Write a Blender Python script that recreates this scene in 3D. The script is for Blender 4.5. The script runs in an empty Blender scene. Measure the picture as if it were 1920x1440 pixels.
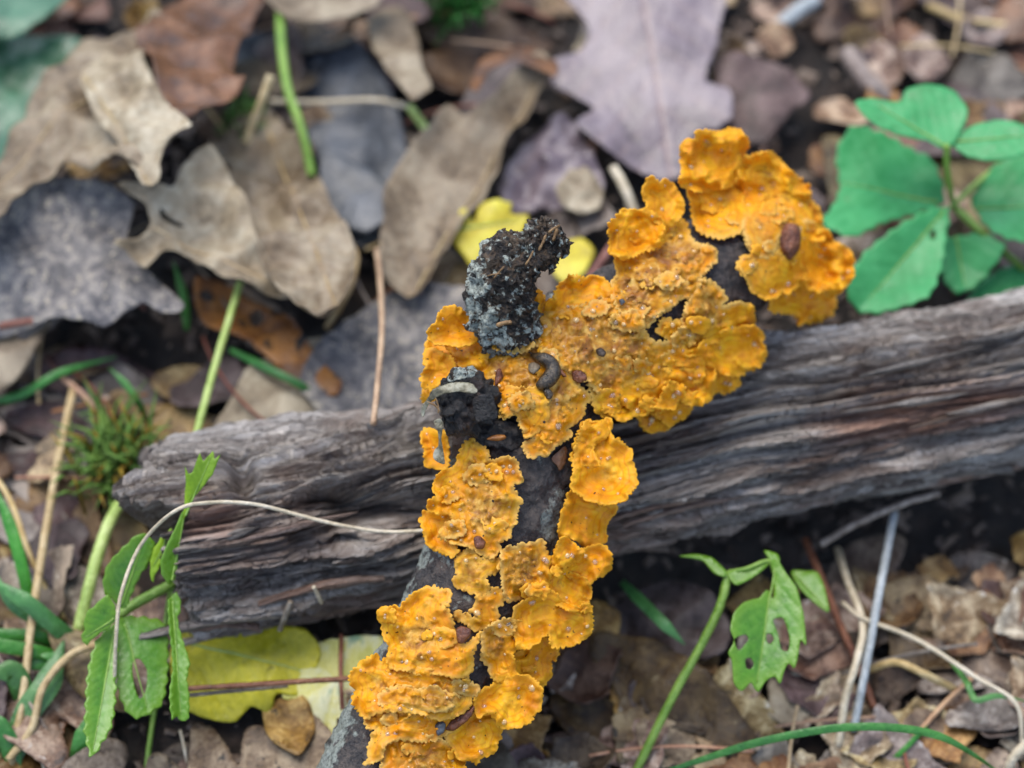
import bpy, math, random
import numpy as np
from mathutils import Vector, Matrix
from mathutils.geometry import delaunay_2d_cdt
R = math.radians
rnd = random.Random(11)
scn = bpy.context.scene
COL = scn.collection

# ------------------------------------------------------------------ camera
PITCH = R(58); CP, SP = math.cos(PITCH), math.sin(PITCH)
D = 1.22                                   # camera to the ground point under the picture's centre
FWD = np.array([0, CP, -SP]); UPV = np.array([0, SP, CP]); RGT = np.array([1.0, 0, 0])
CAM = -D * FWD
PXM = 6000.0 * 1.1                         # pixels (1920 wide) per unit of x/depth
cam = bpy.data.cameras.new('camera'); camo = bpy.data.objects.new('camera', cam); COL.objects.link(camo)
camo.location = CAM; camo.rotation_euler = (math.pi / 2 - PITCH, 0, 0)
cam.sensor_width = 17.3; cam.lens = 17.3 * PXM / 1920
cam.clip_start = 0.02; cam.clip_end = 200
cam.dof.use_dof = True; cam.dof.focus_distance = D - 0.132; cam.dof.aperture_fstop = 2.4
cam.dof.aperture_blades = 7
scn.camera = camo

# ------------------------------------------------------------------ light
SUN_EL, SUN_AZ = R(66), R(-30)             # azimuth measured from +Y (away) towards +X
w = bpy.data.worlds.new('World'); scn.world = w; w.use_nodes = True
wn = w.node_tree; wn.nodes.clear()
sky = wn.nodes.new('ShaderNodeTexSky'); sky.sky_type = 'NISHITA'; sky.sun_disc = False
sky.sun_elevation = SUN_EL; sky.sun_rotation = SUN_AZ
sky.air_density = 1.0; sky.dust_density = 1.0; sky.ozone_density = 1.0
hs = wn.nodes.new('ShaderNodeHueSaturation'); hs.inputs['Saturation'].default_value = 0.8
bg = wn.nodes.new('ShaderNodeBackground'); bg.inputs[1].default_value = 0.15
wo = wn.nodes.new('ShaderNodeOutputWorld')
wn.links.new(sky.outputs[0], hs.inputs['Color']); wn.links.new(hs.outputs[0], bg.inputs[0]); wn.links.new(bg.outputs[0], wo.inputs[0])
sl = bpy.data.lights.new('sun', 'SUN'); sl.energy = 1.5; sl.angle = R(45); sl.color = (1.0, 0.95, 0.86)
so = bpy.data.objects.new('sun', sl); COL.objects.link(so)
sd = Vector((math.sin(SUN_AZ) * math.cos(SUN_EL), math.cos(SUN_AZ) * math.cos(SUN_EL), math.sin(SUN_EL)))
so.rotation_euler = sd.to_track_quat('Z', 'Y').to_euler(); so.location = (0, 0, 2)
vs = scn.view_settings; vs.view_transform = 'Standard'; vs.look = 'None'; vs.gamma = 1; vs.use_curve_mapping = False
vs.exposure = 1.15

# ------------------------------------------------------------------ numeric helpers
_rs = np.random.RandomState(5)
PERM = np.tile(_rs.permutation(256), 3)
GRD = _rs.normal(size=(256, 3)); GRD /= np.linalg.norm(GRD, axis=1)[:, None]
def pn(p):
    p = np.asarray(p, float); i = np.floor(p).astype(int); f = p - i; i &= 255
    u = f * f * f * (f * (f * 6 - 15) + 10); r = 0
    for dx in (0, 1):
        for dy in (0, 1):
            for dz in (0, 1):
                h = PERM[PERM[PERM[i[:, 0] + dx] + i[:, 1] + dy] + i[:, 2] + dz]
                g = GRD[h]; d = f - (dx, dy, dz)
                wgt = (u[:, 0] if dx else 1 - u[:, 0]) * (u[:, 1] if dy else 1 - u[:, 1]) * (u[:, 2] if dz else 1 - u[:, 2])
                r = r + wgt * (g * d).sum(1)
    return r * 1.5
def fbm(p, o=3, g=0.5):
    p = np.asarray(p, float); a = 1; s = 0
    for k in range(o):
        s = s + a * pn(p * 2 ** k + 17.3 * k); a *= g
    return s
def sstep(a, b, x):
    t = np.clip((x - a) / (b - a), 0, 1); return t * t * (3 - 2 * t)

def Pt(px, py, t):
    """pixel + distance along the view axis beyond the origin plane"""
    px = np.asarray(px, float); py = np.asarray(py, float); t = np.asarray(t, float) + 0 * px
    k = (D + t) / PXM
    return CAM + (D + t)[..., None] * FWD + ((px - 960) * k)[..., None] * RGT + ((720 - py) * k)[..., None] * UPV
def Pz(px, py, z, sx=0, sy=0, c=None):
    """pixel on the plane z = z + sx(x-cx) + sy(y-cy)"""
    px = np.asarray(px, float); py = np.asarray(py, float)
    d = FWD + ((px - 960) / PXM)[..., None] * RGT + ((720 - py) / PXM)[..., None] * UPV
    if c is None: c = (0, 0)
    lam = (z - CAM[2] + sx * (CAM[0] - c[0]) + sy * (CAM[1] - c[1])) / (d[..., 2] - sx * d[..., 0] - sy * d[..., 1])
    return CAM + lam[..., None] * d
def proj(v):
    q = v - CAM; dep = q @ FWD
    return 960 + PXM * (q @ RGT) / dep, 720 - PXM * (q @ UPV) / dep
def Z(ox, oy, k, pts): return [(ox + x / k, oy + y / k) for x, y in pts]

def ground_z(x, y):
    x = np.asarray(x, float); y = np.asarray(y, float)
    p = np.stack([x * 14, y * 14, 0 * x], -1).reshape(-1, 3)
    n = fbm(p, 3).reshape(x.shape)
    front = sstep(-0.01, -0.06, y - 0.2 * x) * sstep(-0.06, 0.06, x)
    near = sstep(1.5, 0.4, np.hypot(x, y))
    return (0.004 * n - 0.016 * front) * near - 0.004

# ------------------------------------------------------------------ object helpers
def tag(o, label=None, cat=None, group=None, kind=None):
    if label: o['label'] = label
    if cat: o['category'] = cat
    if group: o['group'] = group
    if kind: o['kind'] = kind
    return o
def empty(name, loc, label, cat, group=None):
    o = bpy.data.objects.new(name, None); COL.objects.link(o); o.location = loc; o.empty_display_size = 0.01
    return tag(o, label, cat, group)
def mesh_obj(name, v, f, mat, parent=None, attrs=None, origin=None, smooth=True):
    v = np.asarray(v, float)
    if parent is not None: org = np.array(parent.location)
    elif origin is not None: org = np.array(origin, float)
    else: org = v.mean(0)
    me = bpy.data.meshes.new(name); me.from_pydata((v - org).tolist(), [], [tuple(int(i) for i in q) for q in f])
    if attrs:
        for k, a in attrs.items():
            at = me.attributes.new(k, 'FLOAT', 'POINT'); at.data.foreach_set('value', np.asarray(a, np.float32))
    me.polygons.foreach_set('use_smooth', [smooth] * len(me.polygons))
    me.materials.append(mat); me.update()
    o = bpy.data.objects.new(name, me); COL.objects.link(o)
    if parent is not None: o.parent = parent
    else: o.location = org
    return o
def vnormals(v, f):
    f = np.asarray(f); n = np.zeros_like(v)
    fn = np.cross(v[f[:, 1]] - v[f[:, 0]], v[f[:, 2]] - v[f[:, 0]])
    for k in range(3): np.add.at(n, f[:, k], fn)
    return n / (np.linalg.norm(n, axis=1)[:, None] + 1e-12)
def thicken(v, f, th, attrs):
    """closed shell of triangles"""
    f = np.asarray(f); n = vnormals(v, f); m = len(v)
    v2 = np.concatenate([v, v - n * np.reshape(th, (-1, 1))]); f2 = [tuple(q) for q in f] + [(q[0] + m, q[2] + m, q[1] + m) for q in f]
    ed = {}
    for a, b, c in f.tolist():
        for e in ((a, b), (b, c), (c, a)): ed[e] = 1
    for a, b in ed:
        if (b, a) not in ed: f2.append((b, a, a + m, b + m))
    return v2, f2, {k: np.concatenate([x, x]) for k, x in attrs.items()}
def refine(poly, step, jag, seed, smooth=2, grow=0, cren=0):
    """Chaikin-round, resample and roughen an outline"""
    p = np.array(poly, float)
    if smooth:
        a, b, c, d = np.roll(p, 1, 0), p, np.roll(p, -1, 0), np.roll(p, -2, 0); out = []
        for u in np.linspace(0, 1, 8, endpoint=False):
            out.append(b + .35 * u * (c - a) + (u ** 2) * (.7 * a - 2.65 * b + 2.3 * c - .35 * d) + (u ** 3) * (-.35 * a + 1.65 * b - 1.65 * c + .35 * d))
        p = np.stack(out, 1).reshape(-1, 2)
    q = np.vstack([p, p[:1]]); L = np.r_[0, np.cumsum(np.linalg.norm(np.diff(q, axis=0), axis=1))]
    n = max(12, int(L[-1] / step)); s = np.linspace(0, L[-1], n, endpoint=False)
    p = np.stack([np.interp(s, L, q[:, 0]), np.interp(s, L, q[:, 1])], 1)
    if jag or grow:
        ar = np.sum(p[:, 0] * np.roll(p[:, 1], -1) - p[:, 1] * np.roll(p[:, 0], -1)); sg = 1 if ar > 0 else -1
        tn = np.roll(p, -1, 0) - np.roll(p, 1, 0); tn /= np.linalg.norm(tn, axis=1)[:, None] + 1e-9
        nn = np.stack([tn[:, 1], -tn[:, 0]], 1)
        k = np.stack([p[:, 0] / (step * 5), p[:, 1] / (step * 5), np.full(n, seed * 3.7)], 1)
        d = pn(k) * 1.0 + np.abs(pn(k * 2.3 + 9)) * 1.1 + pn(k * 5.1) * .35
        d = d * jag + grow
        if cren:                                               # small rounded scallops with sharp notches, uneven in size
            u = np.linspace(0, L[-1], n, endpoint=False) / 11.0 + 1.6 * pn(np.c_[p / 30.0, np.full(n, seed * 2.1)])
            d = d + cren * (np.abs(np.sin(math.pi * u)) - .6) * (.45 + 1.1 * np.clip(pn(np.c_[p / 45.0, np.full(n, seed * 5.3)]) + .4, 0, 1))
        p = p + sg * nn * d[:, None]
    return p
def inside(p, poly):
    poly = np.asarray(poly); r = np.zeros(len(p), bool); j = np.roll(poly, 1, 0)
    for (x1, y1), (x2, y2) in zip(poly, j):
        if y1 == y2: continue
        c = ((y1 > p[:, 1]) != (y2 > p[:, 1])) & (p[:, 0] < (x2 - x1) * (p[:, 1] - y1) / (y2 - y1) + x1)
        r ^= c
    return r
def edge_dist(p, poly):
    a = np.asarray(poly); b = np.roll(a, -1, 0); ab = b - a; l2 = (ab ** 2).sum(1) + 1e-12
    d = np.full(len(p), 1e9)
    for s in range(0, len(a), 64):
        A = a[s:s + 64]; AB = ab[s:s + 64]; t = np.clip(((p[:, None] - A) * AB).sum(2) / l2[s:s + 64], 0, 1)
        d = np.minimum(d, np.linalg.norm(p[:, None] - A - t[..., None] * AB, axis=2).min(1))
    return d
def fill(outline, grid, holes=(), seed=1):
    """2D triangulation: (points, tris, edge distance)"""
    rs = np.random.RandomState(seed); lo, hi = outline.min(0), outline.max(0)
    gx, gy = np.meshgrid(np.arange(lo[0], hi[0], grid), np.arange(lo[1], hi[1], grid * .87))
    gx = gx + (np.arange(gx.shape[0])[:, None] % 2) * grid / 2
    g = np.stack([gx.ravel(), gy.ravel()], 1) + rs.uniform(-.2, .2, (gx.size, 2)) * grid
    g = g[inside(g, outline)]
    if len(g): g = g[edge_dist(g, outline) > grid * .45]
    hl = [refine(h, grid * .8, 0, 1) for h in holes]
    pts = [Vector(q) for q in outline] + [Vector(q) for q in g]; n = len(outline)
    edges = [(i, (i + 1) % n) for i in range(n)]
    for h in hl:
        b = len(pts); pts += [Vector(q) for q in h]; edges += [(b + i, b + (i + 1) % len(h)) for i in range(len(h))]
    v, _, f, *_ = delaunay_2d_cdt(pts, edges, [], 0, 1e-7)
    v = np.array([tuple(q) for q in v]); f = np.array([q for q in f if len(q) == 3])
    c = v[f].mean(1); ok = inside(c, outline)
    for h in hl: ok &= ~inside(c, h)
    f = f[ok]; used = np.unique(f); mp = -np.ones(len(v), int); mp[used] = np.arange(len(used)); v = v[used]; f = mp[f]
    return v, f, edge_dist(v, np.asarray(outline))
def face_cam(v, f):
    f = np.asarray(f); fn = np.cross(v[f[:, 1]] - v[f[:, 0]], v[f[:, 2]] - v[f[:, 0]])
    if (fn.sum(0) @ FWD) > 0: f = f[:, ::-1]
    return f
def spline(pts, n):
    p = np.array(pts, float); m = len(p); q = np.vstack([2 * p[0] - p[1], p, 2 * p[-1] - p[-2]])
    out = []
    for s in np.linspace(0, m - 1 - 1e-6, n):
        i = int(s); t = s - i; a, b, c, d = q[i:i + 4]
        out.append(.5 * (2 * b + (c - a) * t + (2 * a - 5 * b + 4 * c - d) * t * t + (3 * b - a - 3 * c + d) * t ** 3))
    return np.array(out)
def tube(path, rad, sides=10, noise=0, nf=300, seed=0, squash=1):
    """closed tube along a 3D path; returns verts, faces"""
    path = np.asarray(path, float); n = len(path); rad = np.zeros(n) + rad
    tg = np.gradient(path, axis=0); tg /= np.linalg.norm(tg, axis=1)[:, None] + 1e-12
    ref = np.array([.13, .31, .94]); 
    if abs(tg[n // 2] @ ref) > .85: ref = np.array([.95, .1, .2])
    a = np.cross(tg, ref); a /= np.linalg.norm(a, axis=1)[:, None]; b = np.cross(tg, a)
    th = np.linspace(0, 2 * math.pi, sides, endpoint=False)
    dr = np.cos(th)[None, :, None] * a[:, None] + squash * np.sin(th)[None, :, None] * b[:, None]
    v = path[:, None] + dr * rad[:, None, None]
    if noise:
        q = v.reshape(-1, 3); d = fbm(q * nf + seed * 7.7, 4, .6).reshape(n, sides)
        v = v + dr * (noise * d)[..., None]
    v = v.reshape(-1, 3); f = []
    for i in range(n - 1):
        for j in range(sides):
            k = (j + 1) % sides; f.append((i * sides + j, i * sides + k, (i + 1) * sides + k, (i + 1) * sides + j))
    v = np.vstack([v, path[:1], path[-1:]]); m = n * sides
    for j in range(sides):
        k = (j + 1) % sides; f.append((m, k, j)); f.append((m + 1, (n - 1) * sides + j, (n - 1) * sides + k))
    return v, f

# ------------------------------------------------------------------ materials
def newmat(name):
    m = bpy.data.materials.new(name); m.use_nodes = True; nt = m.node_tree
    return m, nt, nt.nodes['Principled BSDF'], nt.nodes['Material Output']
class N:
    def __init__(s, nt): s.nt = nt
    def node(s, t, **k):
        n = s.nt.nodes.new(t)
        for a, b in k.items(): setattr(n, a, b)
        return n
    def link(s, a, b): s.nt.links.new(a, b)
    def coord(s, scale=(1, 1, 1), kind='Object'):
        c = s.node('ShaderNodeTexCoord'); m = s.node('ShaderNodeMapping'); m.inputs['Scale'].default_value = scale
        s.link(c.outputs[kind], m.inputs[0]); return m.outputs[0]
    def noise(s, vec, scale, detail=4, rough=.6, dist=0):
        n = s.node('ShaderNodeTexNoise'); n.inputs['Scale'].default_value = scale; n.inputs['Detail'].default_value = detail
        n.inputs['Roughness'].default_value = rough; n.inputs['Distortion'].default_value = dist
        s.link(vec, n.inputs['Vector']); return n.outputs['Fac']
    def ramp(s, fac, stops):
        r = s.node('ShaderNodeValToRGB'); e = r.color_ramp.elements
        while len(e) < len(stops): e.new(.5)
        for q, (p, c) in zip(e, stops):
            q.position = p; q.color = (*c, 1) if len(c) == 3 else c
        s.link(fac, r.inputs[0]); return r.outputs[0]
    def mix(s, fac, a, b, mode='MIX'):
        m = s.node('ShaderNodeMix', data_type='RGBA', blend_type=mode)
        for sock, val in ((m.inputs[0], fac), (m.inputs[6], a), (m.inputs[7], b)):
            if hasattr(val, 'links') or isinstance(val, bpy.types.NodeSocket): s.link(val, sock)
            elif isinstance(val, (int, float)): sock.default_value = val
            else: sock.default_value = (*val, 1)
        return m.outputs[2]
    def math(s, op, a, b=0, c=None):
        m = s.node('ShaderNodeMath', operation=op)
        for k, val in enumerate((a, b, c)):
            if val is None: continue
            if isinstance(val, bpy.types.NodeSocket): s.link(val, m.inputs[k])
            else: m.inputs[k].default_value = val
        return m.outputs[0]
    def attr(s, name):
        a = s.node('ShaderNodeAttribute'); a.attribute_name = name; return a.outputs['Fac']
    def rand(s): return s.node('ShaderNodeObjectInfo').outputs['Random']
    def map(s, x, a, b, c=0, d=1):
        m = s.node('ShaderNodeMapRange', clamp=True)
        for k, val in enumerate((x, a, b, c, d)):
            if isinstance(val, bpy.types.NodeSocket): s.link(val, m.inputs[k])
            else: m.inputs[k].default_value = val
        return m.outputs[0]
    def bump(s, h, dist, strength=1, normal=None):
        b = s.node('ShaderNodeBump'); b.inputs['Distance'].default_value = dist; b.inputs['Strength'].default_value = strength
        s.link(h, b.inputs['Height'])
        if normal: s.link(normal, b.inputs['Normal'])
        return b.outputs[0]

def leaf_mat(name, c_dark, c_mid, c_lite, rough=.45, spec=.5, scale=90, transl=0.0, vein=None, spots=None, bump=.0006, vary=.0, edge=None, coat=0):
    m, nt, bs, out = newmat(name); n = N(nt); co = n.coord()
    a = n.noise(co, scale, 5, .62); b = n.noise(co, scale * 6, 4, .6)
    f = n.math('MULTIPLY_ADD', b, .35, n.math('MULTIPLY', a, .75))
    c = n.ramp(f, [(.38, c_dark), (.52, c_mid), (.66, c_lite)])
    st = n.noise(co, scale * .35, 4, .6, .8); c = n.mix(n.map(st, .50, .64, 0, .85), c, n.mix(.7, c, c_dark)); c = n.mix(n.map(st, .42, .30, 0, .5), c, c_lite)
    if spots:
        sp = n.noise(co, spots[1], 3, .55); c = n.mix(n.map(sp, spots[2], spots[2] + .05), c, spots[0])
    if vein: c = n.mix(n.math('MULTIPLY', n.attr('vein'), .75), c, vein)
    if edge: c = n.mix(n.map(n.attr('edge'), .0035, .0005), c, edge)
    if vary:
        h = n.node('ShaderNodeHueSaturation'); r = n.rand()
        n.link(n.map(r, 0, 1, .5 - vary * .06, .5 + vary * .06), h.inputs['Hue'])
        n.link(n.map(n.math('FRACT', n.math('MULTIPLY', r, 17.0)), 0, 1, 1 - vary, 1 + vary * .6), h.inputs['Value'])
        n.link(n.map(n.math('FRACT', n.math('MULTIPLY', r, 7.0)), 0, 1, 1 - vary, 1 + vary * .4), h.inputs['Saturation'])
        n.link(c, h.inputs['Color']); c = h.outputs[0]
    n.link(c, bs.inputs['Base Color'])
    n.link(n.map(b, .3, .7, rough - .12, rough + .15), bs.inputs['Roughness'])
    bs.inputs['Specular IOR Level'].default_value = spec
    bs.inputs['Coat Weight'].default_value = coat; bs.inputs['Coat Roughness'].default_value = .22
    n.link(n.bump(f, bump * 4, .7), bs.inputs['Normal'])
    if transl:
        tr = n.node('ShaderNodeBsdfTranslucent'); n.link(c, tr.inputs[0])
        mx = n.node('ShaderNodeMixShader'); mx.inputs[0].default_value = transl
        n.link(bs.outputs[0], mx.inputs[1]); n.link(tr.outputs[0], mx.inputs[2]); n.link(mx.outputs[0], out.inputs[0])
    return m
M = {}
M['tan'] = leaf_mat('dead_leaf_tan', (0.055, 0.036, 0.02), (0.19, 0.138, 0.085), (0.36, 0.295, 0.205), .5, .4, 55, .15, (.30, .21, .12))
M['pale'] = leaf_mat('dead_leaf_pale', (0.1, 0.07, 0.04), (0.3, 0.235, 0.15), (0.5, 0.43, 0.31), .5, .4, 55, .15, (.40, .30, .18))
M['brown'] = leaf_mat('dead_leaf_brown', (0.025, 0.01, 0.005), (0.11, 0.042, 0.014), (0.22, 0.1, 0.045), .38, .45, 60, .1, (.16, .09, .05), coat=.15)
M['mauve'] = leaf_mat('dead_leaf_mauve', (0.0562, 0.0390, 0.0450), (0.1440, 0.1062, 0.1215), (0.2280, 0.1805, 0.1947), .36, .6, 40, .05, (.26, .16, .13), coat=.12)
M['umber'] = leaf_mat('dead_leaf_umber', (0.022, 0.012, 0.011), (0.06, 0.034, 0.03), (0.14, 0.09, 0.085), .45, .35, 80, .05, (.12, .07, .05), vary=.3, coat=.05)
M['grey'] = leaf_mat('dead_leaf_grey', (0.0270, 0.0240, 0.0270), (0.0975, 0.0900, 0.0938), (0.2970, 0.2610, 0.2250), .4, .6, 230, .05, None, ((.42, .36, .27), 420, .60), coat=.12)
M['slate'] = leaf_mat('dead_leaf_slate', (0.0154, 0.0182, 0.0224), (0.0413, 0.0465, 0.0562), (0.0960, 0.1040, 0.1200), .45, .6, 50, .05, coat=.05)
M['rust'] = leaf_mat('dead_leaf_rust', (.03, .012, .006), (.22, .075, .012), (.42, .17, .03), .4, .5, 60, .15, None, ((.015, .01, .008), 110, .60))
M['dark'] = leaf_mat('dead_leaf_dark', (.022, .015, .011), (.05, .034, .025), (.10, .07, .05), .5, .4, 70, .05)
M['litter'] = leaf_mat('litter_leaf', (0.024, 0.012, 0.007), (0.1, 0.052, 0.026), (0.27, 0.175, 0.1), .45, .35, 90, .08, (.15, .09, .06), ((.40, .31, .21), 160, .68), vary=.55, coat=.05)
M['litter2'] = leaf_mat('litter_leaf_mottled', (0.016, 0.009, 0.006), (0.19, 0.11, 0.058), (0.52, 0.40, 0.27), .45, .4, 150, .05, None, ((.55, .49, .42), 300, .65), vary=.45, coat=.1)
M['litter3'] = leaf_mat('litter_leaf_ochre', (0.03, 0.014, 0.006), (0.19, 0.095, 0.032), (0.42, 0.27, 0.12), .45, .35, 110, .08, (.2, .11, .05), ((.03, .02, .015), 260, .63), vary=.4, coat=.05)
M['yellow'] = leaf_mat('yellow_leaf', (.30, .23, .015), (.62, .50, .02), (.78, .70, .08), .4, .5, 60, .25, (.62, .55, .06), ((.20, .13, .02), 140, .68))
M['ygreen'] = leaf_mat('yellow_green_leaf', (0.26, 0.25, 0.008), (0.52, 0.47, 0.012), (0.72, 0.64, 0.04), .4, .5, 60, .25, (.5, .48, .06), ((.10, .08, .02), 150, .69))
M['whitened'] = leaf_mat('bleached_yellow_leaf', (.45, .42, .06), (.70, .66, .16), (.80, .80, .55), .35, .6, 45, .25, None, ((.25, .40, .22), 70, .63))
M['green'] = leaf_mat('green_leaflet', (.045, .16, .008), (.075, .24, .012), (.12, .32, .02), .33, .6, 60, .3, (.16, .34, .04), ((.07, .09, .012), 260, .70), bump=.0003, edge=(.15, .32, .02))
M['green2'] = leaf_mat('green_creeper', (.025, .20, .05), (.04, .29, .085), (.065, .36, .12), .42, .4, 40, .2, (.09, .40, .15), ((.09, .11, .03), 120, .72), bump=.0003)
M['lime'] = leaf_mat('lime_leaf_tip', (.12, .24, .008), (.22, .40, .01), (.32, .50, .02), .4, .5, 60, .35, (.25, .42, .03), ((.06, .05, .012), 200, .68), bump=.0003)
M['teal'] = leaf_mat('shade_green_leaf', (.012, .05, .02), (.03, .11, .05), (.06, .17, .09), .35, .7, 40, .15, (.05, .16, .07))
M['blade'] = leaf_mat('grass_green', (.03, .14, .02), (.05, .23, .03), (.09, .32, .05), .35, .6, 60, .25, vary=.2)
M['moss'] = leaf_mat('moss_green', (.05, .13, .008), (.09, .24, .012), (.16, .34, .02), .5, .4, 120, .25, vary=.2)
M['mossrust'] = leaf_mat('moss_rust', (.20, .12, .01), (.32, .20, .02), (.40, .28, .03), .5, .4, 120, .25)
M['straw'] = leaf_mat('dry_straw', (.33, .21, .07), (.52, .36, .15), (.66, .50, .26), .45, .5, 150, .1, vary=.15)
M['pstraw'] = leaf_mat('pale_stalk', (.42, .34, .22), (.58, .49, .34), (.72, .63, .48), .45, .5, 150, .1)
M['gstalk'] = leaf_mat('grey_stalk', (.25, .27, .27), (.36, .39, .40), (.50, .53, .53), .4, .6, 150, .1)
M['stem'] = leaf_mat('pale_green_stem', (.28, .40, .08), (.42, .55, .14), (.55, .66, .24), .35, .6, 100, .2)
M['gstem'] = leaf_mat('green_stem', (.13, .26, .03), (.20, .36, .05), (.28, .44, .08), .35, .6, 100, .2)
M['needle'] = leaf_mat('pine_needle', (.22, .085, .03), (.40, .18, .07), (.52, .28, .13), .4, .5, 150, .05, vary=.3)
M['rneedle'] = leaf_mat('red_needle', (.10, .03, .018), (.20, .065, .035), (.30, .12, .07), .4, .5, 150, .05, vary=.2)
M['twig'] = leaf_mat('dead_twig', (.10, .07, .05), (.22, .165, .125), (.36, .29, .23), .5, .4, 200, 0, vary=.3)

def soil_mat():
    m, nt, bs, out = newmat('soil'); n = N(nt); co = n.coord()
    a = n.noise(co, 60, 8, .7); c = n.ramp(a, [(.35, (.007, .005, .004)), (.5, (.020, .013, .009)), (.66, (.055, .035, .025))])
    n.link(c, bs.inputs['Base Color']); bs.inputs['Roughness'].default_value = .75
    n.link(n.bump(n.noise(co, 220, 6, .7), .004, 1), bs.inputs['Normal']); return m
M['soil'] = soil_mat()

def wood_mat():
    m, nt, bs, out = newmat('rotten_wood'); n = N(nt)
    u = n.attr('along'); v = n.attr('around'); cv = n.node('ShaderNodeCombineXYZ')
    n.link(u, cv.inputs[0]); n.link(v, cv.inputs[1]); cv.inputs[2].default_value = .3
    def st(sx, sy, sc, det=6, ro=.65):
        mp = n.node('ShaderNodeMapping'); mp.inputs['Scale'].default_value = (sx, sy, 1); n.link(cv.outputs[0], mp.inputs[0])
        return n.noise(mp.outputs[0], sc, det, ro, .3)
    fib = st(12, 230, 1); fib2 = st(60, 1300, 1, 5, .7); big = st(14, 30, 1, 5)
    f = n.math('ADD', n.math('MULTIPLY', fib, .5), n.math('MULTIPLY', fib2, .5))
    c = n.ramp(f, [(.37, (.030, .022, .018)), (.45, (.155, .127, .108)), (.53, (.36, .318, .28)), (.64, (.62, .57, .52))])
    c = n.mix(n.map(big, .45, .62), c, n.mix(.6, c, (.15, .08, .05)))
    c = n.mix(n.map(st(20, 60, 1), .60, .70), c, (.05, .045, .05))
    red = n.math('MULTIPLY', n.attr('red'), n.map(fib, .34, .52, .25, 1))
    c = n.mix(red, c, n.ramp(f, [(.36, (.16, .075, .045)), (.5, (.42, .22, .145)), (.66, (.62, .40, .29))]))
    n.link(c, bs.inputs['Base Color'])
    n.link(n.map(big, .3, .7, .38, .65), bs.inputs['Roughness']); bs.inputs['Specular IOR Level'].default_value = .45
    b1 = n.bump(fib2, .004, 1.0); n.link(n.bump(fib, .006, .9, b1), bs.inputs['Normal']); return m
M['wood'] = wood_mat()

def bark_mat(name, stops, lich, lich_col, lich_scale, bumpd=.0012):
    m, nt, bs, out = newmat(name); n = N(nt); co = n.coord()
    a = n.noise(co, 190, 7, .7); b = n.noise(co, 55, 5, .6); g = n.noise(co, 900, 3, .6)
    c = n.ramp(n.math('MULTIPLY_ADD', g, .3, n.math('MULTIPLY', a, .75)), stops)
    c = n.mix(n.map(b, .52, .62), c, n.mix(.75, c, (.06, .032, .022)))
    l = n.math('ADD', n.noise(co, lich_scale, 6, .65), n.attr('lichen'))
    c = n.mix(n.math('MULTIPLY', n.map(l, lich, lich + .05), n.map(g, .3, .5, .5, 1)), c, n.ramp(g, [(.3, tuple(x * .55 for x in lich_col)), (.6, lich_col)]))
    n.link(c, bs.inputs['Base Color']); n.link(n.map(a, .35, .65, .28, .6), bs.inputs['Roughness'])
    b1 = n.bump(g, bumpd * .5, .8); n.link(n.bump(a, bumpd * 2.2, .9, b1), bs.inputs['Normal']); return m
M['bark'] = bark_mat('wet_bark', [(.36, (.010, .009, .010)), (.50, (.028, .023, .023)), (.62, (.085, .066, .055))], .60, (.25, .27, .235), 110)
M['olive'] = leaf_mat('olive_bark_strip', (.04, .034, .018), (.14, .122, .07), (.36, .34, .25), .35, .5, 130, .1, None, None, bump=.0003)
M['shred'] = leaf_mat('wood_shred', (.06, .03, .012), (.15, .08, .028), (.28, .17, .075), .45, .4, 200)
M['stub'] = bark_mat('lichen_bark', [(.38, (.006, .005, .005)), (.50, (.022, .016, .013)), (.62, (.13, .085, .05))], .575, (.50, .54, .47), 300, .0022)
M['knot'] = bark_mat('black_knot', [(.36, (.006, .006, .007)), (.52, (.018, .016, .016)), (.66, (.06, .05, .045))], .72, (.22, .27, .28), 260, .002)
M['flake'] = leaf_mat('bark_flake', (.014, .011, .007), (.038, .032, .020), (.11, .10, .068), .35, .5, 120, .05, None, ((.4, .42, .38), 170, .70), bump=.0004)

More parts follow.
